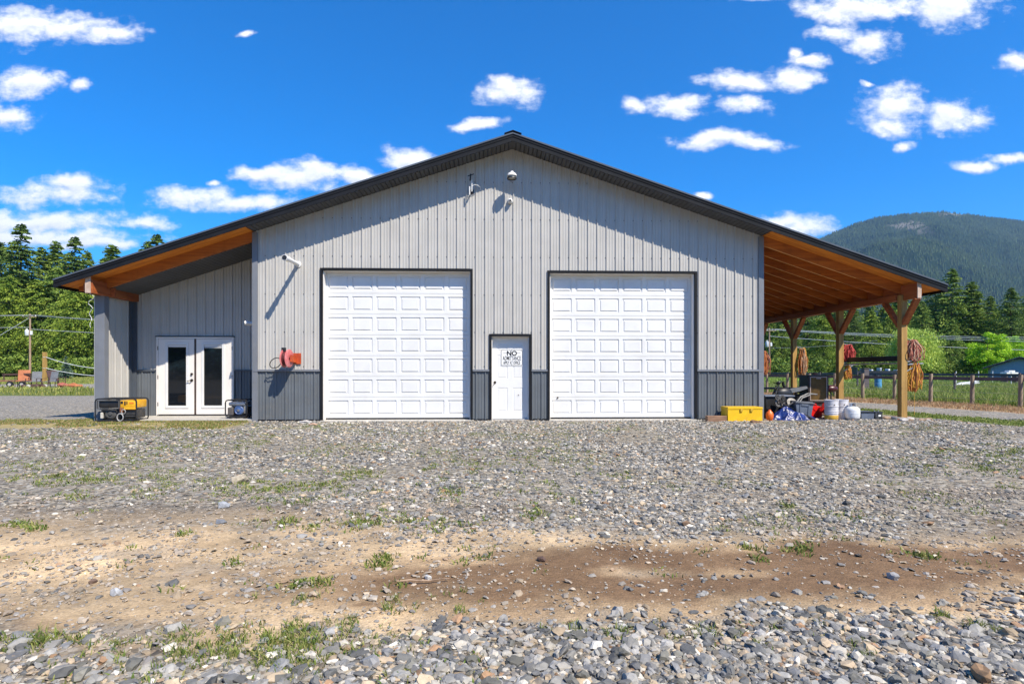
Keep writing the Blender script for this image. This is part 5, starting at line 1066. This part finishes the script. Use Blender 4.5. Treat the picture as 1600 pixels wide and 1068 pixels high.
# undergrowth under the woods, far masses and the wood behind the photographer (seen only mirrored in the glass)
def mass(name, items, label, m='conifer_needles'):
    Ps, Fs, Cs = [], [], []; o = 0
    for (kind, x, y, H, st) in items:
        P_, F_, c, _ = proto(kind); n = len(F_); k = np.arange(0, n, st); a = random.uniform(0, 6.28); s = H/10
        q = P_.reshape(n, 4, 3)[k]; ctr = q.mean(1, keepdims=True); q = (ctr+(q-ctr)*math.sqrt(st)*.9).reshape(-1, 3)
        R_ = np.stack([q[:, 0]*math.cos(a)-q[:, 1]*math.sin(a), q[:, 0]*math.sin(a)+q[:, 1]*math.cos(a), q[:, 2]], 1)*s+np.array((x, y, 0)); Ps.append(R_); Fs.append(np.arange(len(k)*4).reshape(-1, 4)+o); o += len(k)*4; Cs.append(c[k])
    return tag(nmesh(name, np.concatenate(Ps), np.concatenate(Fs), MATS[m], col=np.concatenate(Cs)), label, 'woodland', kind='stuff')
it = []
for i in range(46):
    p = atd(random.uniform(-160, 420), 578, random.uniform(118, 150)); it.append((random.choice(['fir_b', 'fir_d', 'cedar_c']), p.x, p.y, random.uniform(19, 24), 4))
for i in range(56):
    p = atd(-150+i*9.5, 578, random.uniform(92, 97)); it.append(('shrub', p.x, p.y, random.uniform(2.2, 4.5), 3))
mass('woodland', it, 'dense dark undergrowth and farther conifers filling the left wood')
it = []
for i in range(66):
    p = atd(random.uniform(880, 1900), 578, random.uniform(116, 150)); it.append((random.choice(['fir_b', 'fir_d', 'fir_d', 'cedar_c']), p.x, p.y, random.uniform(14, 18), 4))
for i in range(90):
    p = atd(1080+i*8, 578, random.uniform(88, 96)); it.append(('shrub', p.x, p.y, random.uniform(1.5, 4.0), 3))
mass('woodland', it, 'farther conifers and undergrowth filling the right wood')
it = []
for i in range(34): it.append((random.choice(['fir_b', 'fir_d']), -62+i*3.8, random.uniform(-72, -60), random.uniform(15, 22), 3))
mass('woodland', it, 'conifer wood across the road, mirrored dark in the door glass')
# ================================================================== MOUNTAIN
px_ = np.linspace(1080, 2050, 330); dist = np.linspace(700, 4300, 200)
rp = np.interp(px_, [1080, 1150, 1200, 1240, 1270, 1300, 1340, 1370, 1400, 1440, 1475, 1500, 1550, 1600, 1700, 1850, 2050], [470, 440, 420, 398, 379, 365, 348, 340, 336, 333.5, 331, 333, 340, 345.5, 360, 390, 430])
D_, PX_ = np.meshgrid(dist, px_); RP = np.repeat(rp[:, None], len(dist), 1)
k_ = (PX_-800)/FPX; wx = CAM.x+D_*(FW.x+RT.x*k_); wy = CAM.y+D_*(FW.y+RT.y*k_)
Rd = 3300+260*np.sin(px_/130.)[:, None]; hr = (578-RP)/FPX*Rd
tt = np.clip((D_-900)/(Rd-900), 0, 1); pro = .35*tt+.65*tt**1.5
gul = (fbm(wx/420, wy/420, 1, 5)-.5); gul2 = (np.abs(fbm(wx/190+7, wy/190, 1, 4)-.5)*2)
hgt_ = hr*pro+(gul*260+(gul2-.3)*95)*np.sin(tt*PI)**.8*.9+(fbm(wx/60, wy/60, 1, 3)-.5)*14*tt
hgt_ = np.where(D_ > Rd, hr-(D_-Rd)*.35, hgt_); hgt_ = np.maximum(hgt_, -2+tt*0)
lim = 1.23+(578-RP)/FPX*D_; hgt_ = np.minimum(hgt_, lim+ (fbm(wx/50, wy/50, 1, 3)-.5)*6)
idx = np.arange(hgt_.size).reshape(hgt_.shape); F = np.stack([idx[:-1, :-1], idx[1:, :-1], idx[1:, 1:], idx[:-1, 1:]], -1).reshape(-1, 4)
m, nt, b = newmat('mountain_slope')
n1_ = noise(nt, .012, 8, .62); n2_ = noise(nt, .0045, 6, .6)
base = mixc(nt, ramp(nt, n1_, .35, .65), (.012, .027, .016), (.028, .046, .022))
rk = N(nt, 'ShaderNodeAttribute'); rk.attribute_name = 'rock'
base = mixc(nt, mth(nt, 'MULTIPLY', rk.outputs['Fac'], ramp(nt, n1_, .40, .55)), base, (.17, .16, .13))
nt.links.new(base, b.inputs['Base Color']); b.inputs['Roughness'].default_value = 1; b.inputs['Specular IOR Level'].default_value = 0; bump(nt, b, noise(nt, .05, 8, .7), .8, 12)
mo = nmesh('mountain', np.stack([wx, wy, hgt_], -1).reshape(-1, 3), F, m, smooth=True); tag(mo, kind='structure')
PY_ = 578-(hgt_-1.23)/D_*FPX
def rocky(px, py): return np.clip(ss(.3, 1, 1.4-np.hypot((px-1420)/42, (py-352)/9))+ss(.3, 1, 1.4-np.hypot((px-1485)/28, (py-336)/5))+.7*ss(.3, 1, 1.3-np.hypot((px-1445)/22, (py-362)/7)), 0, 1)
rv = rocky(PX_, PY_)*(D_ < Rd+60); at = mo.data.attributes.new('rock', 'FLOAT', 'POINT'); at.data.foreach_set('value', rv.ravel().astype(np.float32))
# trees clothing the slope
from_ = rng.integers(0, 1, 1); n = 170000
ii = rng.uniform(0, len(px_)-1.01, n); jj = np.sqrt(rng.uniform(.01, 1, n))*(len(dist)-1.01); i0 = ii.astype(int); j0 = jj.astype(int); fi = ii-i0; fj = jj-j0
bl = lambda A: (A[i0, j0]*(1-fi)+A[i0+1, j0]*fi)*(1-fj)+(A[i0, j0+1]*(1-fi)+A[i0+1, j0+1]*fi)*fj
tx, ty, tz, td, tr_ = bl(wx), bl(wy), bl(hgt_), bl(D_), bl(rv); k = (td < 3700)&(tz > 6)&(rng.random(n) < 1-.85*tr_)&(bl(PX_) < 1950); tx, ty, tz, td = tx[k], ty[k], tz[k], td[k]; n = len(tx)
hh_ = rng.uniform(7, 16, n); rr_ = hh_*rng.uniform(.16, .26, n); a = rng.uniform(0, 6.28, n)
P_ = [np.stack([tx+np.cos(a+q*2*PI/5)*rr_, ty+np.sin(a+q*2*PI/5)*rr_, tz-2], 1) for q in range(5)]+[np.stack([tx, ty, tz+hh_], 1)]; P_ = np.stack(P_, 1).reshape(-1, 3)
F_ = (np.array([[q, (q+1) % 5, 5] for q in range(5)])[None]+(np.arange(n)*6)[:, None, None]).reshape(-1, 3)
tn = fbm(tx/300, ty/300, 1, 4)[:, None]; cc = np.array((.018, .042, .016))*(1-tn)*1.3+np.array((.066, .090, .030))*tn*1.3; cc = cc*rng.uniform(.7, 1.35, (n, 1))
tag(nmesh('mountain_forest', P_, F_, attr_mat('far_forest', 1, vary=.05), col=np.repeat(cc, 5, axis=0)), 'forest covering the far mountain', 'forest', kind='stuff')
# ================================================================== FENCES
M_fp = mat('weathered_post', (.36, .27, .19), (.22, .16, .11), 8, .9, vs=(3, 3, .3), bmp=.4); M_rail = mat('dark_board', (.085, .07, .08), (.13, .105, .10), 5, .8, vs=(.3, .3, 3), bmp=.2); M_wire = mat('fence_wire', (.25, .25, .24), rough=.6)
F0 = Vector((16.95, 2.45, 0)); FDIR = Vector((-.20, .98, 0)).normalized()
fn = thing('pasture_fence', 'post and board fence between the gravel drive and the green pasture', 'fence')
fp = [F0+FDIR*(1.52*i) for i in range(-3, 12)]
for i in range(12, 34): fp.append(F0+FDIR*(1.52*11+2.2*(i-11)))
for i, p in enumerate(fp):
    mb = MB(); h_ = 1.07+random.uniform(-.03, .05); mb.cyl(p-Vector((0, 0, .1)), p+Vector((random.uniform(-.02, .02), 0, h_)), .068, .06, 10); mb.build('post', M_fp, fn, smooth=True)
for a, b_ in zip(fp, fp[1:]):
    o_ = Vector((.075, .02, 0)); mb = MB(); mb.bar(a+o_+Vector((0, 0, .93)), b_+o_+Vector((0, 0, .93)), .035, .13); mb.build('board', M_rail, fn)
mb = MB()
for z_ in (.22, .45, .68): mb.tube([p+Vector((.08, 0, z_)) for p in fp], .004, 4)
mb.build('wire', M_wire, fn)
fn2 = thing('paddock_fence', 'second thinner fence line deeper in the green pasture', 'fence')
fq = [Vector((27+2.6*i*.55, 6.5+2.6*i*.05+0, 0)) for i in range(-2, 1)]
fq = [F0+Vector((7.5, 6, 0))+FDIR*(3.0*i) for i in range(-2, 16)]
for p in fq: mb = MB(); mb.cyl(p-Vector((0, 0, .1)), p+Vector((0, 0, 1.1)), .055, .05, 8); mb.build('post', M_rail, fn2)
for a, b_ in zip(fq, fq[1:]): mb = MB(); mb.bar(a+Vector((.06, 0, 1.0)), b_+Vector((.06, 0, 1.0)), .03, .12); mb.build('board', M_rail, fn2)
mb = MB()
for p in fq: mb.cyl(p+Vector((0, 0, .65))-FDIR*1.5, p+Vector((0, 0, .65))+FDIR*1.5, .006, seg=4)
mb.build('wire', M_wire, fn2)
# pale plastic posts in the pasture
for i, (px, py, d, lb) in enumerate(((1529, 583, 44, 'thin white step-in post behind the third fence post'), (1551, 584, 46, 'thin white step-in post left of the shed wall'), (1580, 584, 40, 'thin white step-in post in front of the shed'), (1494, 585, 42, 'thin white step-in post left of the white debris'))):
    p = atd(px, py, d); mb = MB(); mb.cyl((0, 0, 0), (0, 0, 1.15), .03, seg=8); o = mb.build('marker_post', M_white); o.location = (p.x, p.y, 0); tag(o, lb, 'post', 'white step-in posts in the pasture')
# white debris, mound, blue barrel
p = gd(1508, 606); t = thing('plank_heap', 'heap of bleached white planks in the pasture grass', 'planks', (p.x, p.y, 0))
for j in range(5): mb = MB(); mb.bar((-.9+.2*j, .1*j, .15+.05*j), (.8+.1*j, -.2+.15*j, .36+.09*(j % 3)), .14, .04); mb.build('plank', M_white, t)
p = gd(1372, 612); t = thing('barrel', 'light blue plastic barrel in the pasture behind the fence', 'barrel', (p.x, p.y, 0))
mb = MB(); mb.lathe([(0, 0), (.27, .01), (.28, .05), (.29, .3), (.28, .33), (.29, .36), (.29, .6), (.28, .63), (.29, .66), (.28, .88), (.26, .9), (0, .9)], seg=24); mb.build('barrel_body', mat('light_blue_plastic', (.10, .33, .55), (.08, .26, .45), 4, .45), t, smooth=True)
mb = MB(); mb.cyl((.1, 0, .9), (.1, 0, .93), .04); mb.build('bung', M_white, t)
t.scale = (.62, .62, .85)
t = thing('timber_post', 'dark square timber post beside the blue barrel', 'post', (p.x-.75, p.y, 0)); mb = MB(); mb.box(-.14, .14, -.14, .14, 0, 1.3, .01); mb.build('post', M_rail, t); mb = MB(); mb.box(-.17, .17, -.17, .17, 1.3, 1.34, .008); mb.build('cap', M_rail, t)
# flatbed trailer behind the rack (dark long shape with white things on it)
p = gd(1372, 594.5); t = thing('farm_trailer', 'dark flatbed trailer with white jumble on it parked far across the pasture', 'trailer', (p.x, p.y, 0)); sc_ = 1.0
mb = MB(); mb.box(-3.2, 3.2, -1, 1, .85, 1.15); mb.box(-3.2, -3.1, -1, 1, 1.15, 1.6); mb.bar((3.2, 0, 1.0), (4.3, 0, .8), .12, .12); mb.build('deck', M_blk, t)
for xx in (-1.6, -.7): mb = MB(); mb.cyl((xx, -1.12, .42), (xx, -.9, .42), .40, seg=20); wl_ = mb.build('wheel', M_blk, t); mb = MB(); mb.cyl((xx, -1.14, .42), (xx, -1.121, .42), .2, seg=16); mb.build('rim', M_metal, wl_)
for j in range(5): mb = MB(); xx = -2.2+j*1.0; mb.box(xx, xx+random.uniform(.15, .35), -.6, .0, 1.152, 1.2+random.uniform(.05, .3), .03); mb.build('load', M_white if j % 2 else M_metal, t)
p = gd(1577, 602); t = thing('trough_stand', 'white trough on dark legs near the shed', 'trough', (p.x, p.y, 0))
mb = MB(); mb.box(-.5, .5, -.3, .3, .85, 1.05, .03); mb.box(-.2, .3, -.2, .2, 1.07, 1.2, .02); mb.build('trough_body', M_white, t)
for xx in (-.4, .4): mb = MB(); mb.box(xx-.05, xx+.05, -.25, .25, 0, .85); mb.build('leg', M_rail, t)
# shed
M_shed = mat('blue_grey_siding', (.22, .29, .40), (.19, .25, .35), 3, .6, vs=(.2, .2, 6)); d = 62; pL = atd(1548, 573, d); pk_ = atd(1593, 560, d); pR = atd(1645, 574, d)
SA = math.radians(41); sdir = Vector((math.cos(SA), -math.sin(SA), 0))
def spx(t_): q = pL+sdir*t_-CAM; return 800+FPX*q.dot(RT)/q.dot(FW)
def sd_(t_): return (pL+sdir*t_-CAM).dot(FW)
def sw_(px_t): return min((abs(spx(k*.02)-px_t), k*.02) for k in range(1, 1500))[1]
sh = thing('shed', 'low blue grey gabled shed at the right edge of the photo', 'shed', (pL.x, pL.y, 0), -SA); wd_, xk = sw_(1650), sw_(1593)
pk_ = atd(1593, 559.5, sd_(xk)); pR = atd(1650, 572, sd_(wd_))
mb = MB(); n_ = 30
mb.prism([(0, 0), (wd_, 0), (wd_, pR.z), (xk, pk_.z-.05), (0, pL.z)], 0, 9); 
for j in range(1, int(wd_/.3)):
    x_ = j*.3; zt_ = pL.z+(pk_.z-pL.z)*x_/xk if x_ < xk else pk_.z+(pR.z-pk_.z)*(x_-xk)/(wd_-xk); mb.box(x_, x_+.03, -.02, -.001, .1, zt_-.1)
mb.build('wall', M_shed, sh)
mb = MB()
s1 = (pk_.z-pL.z)/xk
mb.prism([(-.6, pL.z-.6*s1+.02), (xk, pk_.z+.02), (xk, pk_.z+.17), (-.6, pL.z-.6*s1+.17)], -.5, 9.5)
s2 = (pk_.z-pR.z)/(wd_-xk); mb.prism([(xk, pk_.z+.02), (wd_+.6, pR.z-.6*s2+.02), (wd_+.6, pR.z-.6*s2+.17), (xk, pk_.z+.17)], -.5, 9.5); mb.build('roof', M_blk, sh)
mb = MB(); mb.prism([(xk, pk_.z+.175), (wd_+.6, pR.z-.6*s2+.175), (wd_+.6, pR.z-.6*s2+.19), (xk, pk_.z+.19)], -.5, 9.5); mb.build('roof_sheet', M_metal, sh)
# ================================================================== POLES AND WIRES
M_pole = mat('utility_pole_wood', (.40, .27, .18), (.26, .17, .11), 5, .85, vs=(3, 3, .2))
def pole(px, pytop, d, label, xfm):
    p = atd(px, pytop, d); H = p.z; t = thing('utility_pole', label, 'utility pole', (p.x, p.y, 0), 0, 'utility poles along the road')
    mb = MB(); mb.cyl((0, 0, -.2), (0, 0, H), .17, .12, 12); mb.build('pole', M_pole, t, smooth=True)
    mb = MB(); mb.box(-1.1, 1.1, -.2, -.1, H-.55, H-.43); mb.build('crossarm', M_fp, t)
    for xx in (-1.0, -.45, .45, 1.0): mb = MB(); mb.lathe([(0, 0), (.05, 0), (.08, .08), (.05, .12), (.07, .18), (0, .22)], (xx, -.15, H-.43), 10); mb.build('insulator', M_white, t)
    mb = MB(); zz = xfm; mb.lathe([(0, 0), (.26, 0), (.28, .05), (.28, .85), (.24, .92), (0, .95)], (-.42, -.1, zz), 18); tf = mb.build('transformer', mat('pale_transformer', (.62, .63, .64)), t, smooth=True)
    mb = MB(); mb.cyl((-.35, -.1, zz+.9), (-.35, -.1, zz+1.15), .04); mb.cyl((-.5, -.1, zz+.9), (-.5, -.1, zz+1.15), .04); mb.box(.12, .42, -.2, .05, zz+.1, zz+.75, .03); mb.build('bushing', M_white, tf)
    return p
pl = pole(47, 490, 92, 'left brown utility pole with crossarm and pale transformer', 6.9)
pr_ = pole(1202, 512, 96, 'grey utility pole with a transformer seen past the wall corner under the lean-to', 5.2)
M_cab_ = mat('grey_power_cable', (.33, .34, .35), rough=.5); M_guy = mat('pale_cable', (.55, .56, .56), rough=.5)
def wire(a, b_, sag, r, label, m=M_cab_, g='power lines'):
    a = Vector(a); b_ = Vector(b_); mb = MB(); mb.tube([a.lerp(b_, k/20)-Vector((0, 0, sag*4*(k/20)*(1-k/20))) for k in range(21)], r, 5); tag(mb.build('power_line', m, smooth=True), label, 'power line', g)
zt = pl.z-.22
for k, (xx, r_) in enumerate(((-1.0, .035), (.45, .03), (1.0, .035))): wire((pl.x+xx, pl.y-.15, zt), (pl.x+xx+46, pl.y+3, zt-.3), .9, r_, ['upper', 'middle', 'lower'][k]+' wire running right from the left utility pole'); wire((pl.x+xx, pl.y-.15, zt), (pl.x+xx-40, pl.y-6, zt+.4), .6, r_, ['upper', 'middle', 'lower'][k]+' wire running left from the left utility pole')
wire((pl.x, pl.y, zt-2.3), (pl.x+46, pl.y+3, zt-3.2), .5, .05, 'thick low cable running right from the left utility pole'); wire((pl.x, pl.y, zt-2.0), (pl.x-40, pl.y-6, zt-1.6), .4, .05, 'thick low cable running left from the left utility pole')
wire((pl.x, pl.y, zt-.4), (pl.x-9, pl.y-3, 2.6), .0, .035, 'slanting guy wire down from the left utility pole', M_guy)
zt = pr_.z-.22; e = atd(1760, 540, 70)
for k, xx in enumerate((-1.0, .45, 1.0)): wire((pr_.x+xx, pr_.y-.15, zt), (e.x+xx, e.y, 4.6-.0*k+.35*k), .45, .032, ['upper', 'middle', 'lower'][k]+' wire crossing behind the open lean-to', M_guy)
wire((pr_.x, pr_.y, zt-1.2), (e.x, e.y, 3.4), .4, .045, 'thick low cable crossing behind the open lean-to', M_guy)
wire((pr_.x, pr_.y, zt-3.2), (e.x-22, e.y+14, 5.6), .3, .03, 'slack thin service line below the other wires on the right', M_cab_)
# wooden post with two sagging ropes
p = gd(70, 597.5); t = thing('wooden_post', 'square pale wooden post standing in the meadow behind the patio chairs', 'post', (p.x, p.y, 0))
mb = MB(); mb.box(-.14, .14, -.14, .14, -.1, 3.0, .01); mb.build('post', M_post, t); mb = MB()
for z_ in (2.5, 1.42): mb.tube([(.15*math.cos(a), .15*math.sin(a)*1.0, z_) for a in [k*PI/6 for k in range(12)]], .03, 5, closed=True)
mb.build('rope_wrap', M_guy, t)
for z_, s_, lb in ((2.5, 1.1, 'upper sagging pale rope strung from the wooden post'), (1.42, .75, 'lower sagging pale rope strung from the wooden post')):
    mb = MB(); q0 = Vector((p.x+.14, p.y, z_)); q1 = q0+Vector((11.5, 1, -.1)); mb.tube([q0.lerp(q1, k/20)-Vector((0, 0, s_*4*(k/20)*(1-k/20))) for k in range(21)], .035, 6); tag(mb.build('rope', M_guy, smooth=True), lb, 'rope', 'ropes strung across the meadow')
t = thing('wooden_post', 'square wooden post holding the far ends of the sagging ropes, hidden by the porch', 'post', (p.x+11.7, p.y+1, 0)); mb = MB(); mb.box(-.14, .14, -.14, .14, -.1, 3.0, .01); mb.build('post', M_post, t); mb = MB(); mb.box(-.16, .16, -.16, .16, 3.0, 3.04); mb.build('cap', M_post, t)
# ================================================================== PATIO FURNITURE
M_sling = mat('grey_sling', (.22, .22, .22), (.16, .16, .165), 6, .7); M_frm = mat('brown_frame', (.10, .05, .035), (.07, .04, .03), 6, .5); M_ochair = mat('orange_canvas', (.48, .17, .07), (.36, .12, .05), 5, .8)
GP = 'patio chairs on the pale gravel'
def pchair(px, py, rz, label, m, s=1.0, recline=.25):
    p = gd(px, py); t = thing('patio_chair', label, 'chair', (p.x, p.y, 0), rz, GP); t.scale = (s, s, s)
    mb = MB(); mb.box(-.32, .32, -.3, .3, .40, .44); mb.build('seat', m, t)
    M = Matrix.Translation((0, .28, .42)) @ Matrix.Rotation(-recline, 4, 'X'); mb = MB(); mb.box(-.31, .31, -.015, .015, .02, .72, 0, M); mb.build('backrest', m, t)
    for sx_ in (-.34, .34):
        mb = MB(); mb.bar((sx_, -.28, 0), (sx_, -.30, .62), .035, .035, (0, 1, 0)); mb.build('leg', M_frm, t)
        mb = MB(); mb.bar((sx_, .38, 0), (sx_, .26, .60), .035, .035, (0, 1, 0)); mb.build('leg', M_frm, t)
        mb = MB(); mb.bar((sx_, -.34, .63), (sx_, .34, .63), .06, .03); mb.build('armrest', M_frm, t)
    return t
pchair(36, 605, .5, 'orange backed patio chair left of the wooden post', M_ochair, 1.1, .2)
pchair(53, 605, .15, 'grey sling patio chair next to the orange one', M_sling, 1.0, .15)
pchair(77, 605, -.25, 'grey sling patio chair right of the wooden post', M_sling, 1.0, .2)
pchair(89, 604, 1.3, 'dark patio chair seen from its side, rightmost of the row', M_frm, 1.1, .35)
p = gd(22, 605); t = thing('wagon_bench', 'long rusty brown bench table on wheels left of the orange chair', 'bench', (p.x, p.y, 0), .05)
mb = MB(); mb.box(-1.4, 1.1, -.35, .35, .42, .52, .01); mb.build('table_top', mat('rusty_planks', (.30, .14, .08), (.2, .09, .05), 4, .8), t)
mb = MB(); mb.bar((-.9, .3, .5), (-.9, .3, .95), .06, .05); mb.bar((.9, .3, .5), (.9, .3, .95), .06, .05); mb.bar((-1.0, .3, .92), (1.0, .3, .95), .05, .12); mb.build('backrest', M_frm, t)
for xx in (-.9, 0, .8): mb = MB(); mb.cyl((xx, -.42, .22), (xx, -.30, .22), .22, seg=20); wl_ = mb.build('wheel', M_blk, t); mb = MB(); mb.cyl((xx, -.43, .22), (xx, -.421, .22), .11, seg=14); mb.build('rim', M_conc, wl_)
t = thing('fire_pit', 'round fire pit ringed with stones between the grey chairs', 'fire pit', (gd(64, 605).x, gd(64, 605).y-.6, 0))
for k in range(9):
    a = k*2*PI/9; mb = MB(); mb.sph((.62*math.cos(a), .62*math.sin(a), .12), .17, 1, .8, .8, 1); mb.build('ring_stone', M_conc if k % 2 else M_frm, t)
mb = MB(); mb.lathe([(0, 0), (.42, 0), (.42, .25), (.38, .25), (.38, .05), (0, .05)], seg=20); mb.build('steel_ring', M_frm, t)
p = gd(113, 605.5); t = thing('tarp_bundle', 'orange brown bundle lying on the pale path right of the chairs', 'bundle', (p.x, p.y, 0))
t.scale = (.75, .75, .62)
mb = MB(); mb.sph((0, 0, .22), .3, 2.0, .9, .8, 3); mb.sph((.5, .1, .2), .24, 1.5, .8, .8, 3); mb.sph((.1, 0, .42), .2, 1.2, .8, .7, 3)
for v in mb.bm.verts: v.co += Vector((random.gauss(0, .018), random.gauss(0, .018), random.gauss(0, .018)))
mb.build('canvas', M_ochair, t); mb = MB(); mb.tube([(.0, -.27, .1), (.02, -.2, .4), (.0, .0, .58), (0, .2, .4)], .012, 5); mb.build('tie', M_frm, t)
p = gd(101, 605); t = thing('tarp_bundle', 'small rust red bundle left of the orange brown one', 'bundle', (p.x-.3, p.y+.2, 0)); mb = MB(); mb.sph((0, 0, .17), .24, 1.6, .9, .75, 2)
for v in mb.bm.verts: v.co += Vector((random.gauss(0, .015), random.gauss(0, .015), random.gauss(0, .015)))
mb.build('canvas', mat('rust_red_canvas', (.35, .10, .06)), t); mb = MB(); mb.tube([(.0, -.22, .1), (.0, -.12, .32), (.0, .1, .34)], .012, 5); mb.build('tie', M_frm, t)
# ================================================================== HAZE
m = bpy.data.materials.new('haze'); m.use_nodes = True; nt = m.node_tree; nt.nodes.clear(); o_ = N(nt, 'ShaderNodeOutputMaterial'); v = N(nt, 'ShaderNodeVolumePrincipled')
v.inputs['Color'].default_value = (.40, .64, 1, 1); v.inputs['Density'].default_value = HAZE = .000065; v.inputs['Anisotropy'].default_value = .2; nt.links.new(v.outputs[0], o_.inputs['Volume'])
mb = MB(); mb.box(-7000, 7000, -4000, 7500, -4.5, 1120); tag(mb.build('haze', m), kind='stuff'); bpy.data.objects['haze']['label'] = 'thin blue air between here and the mountain'
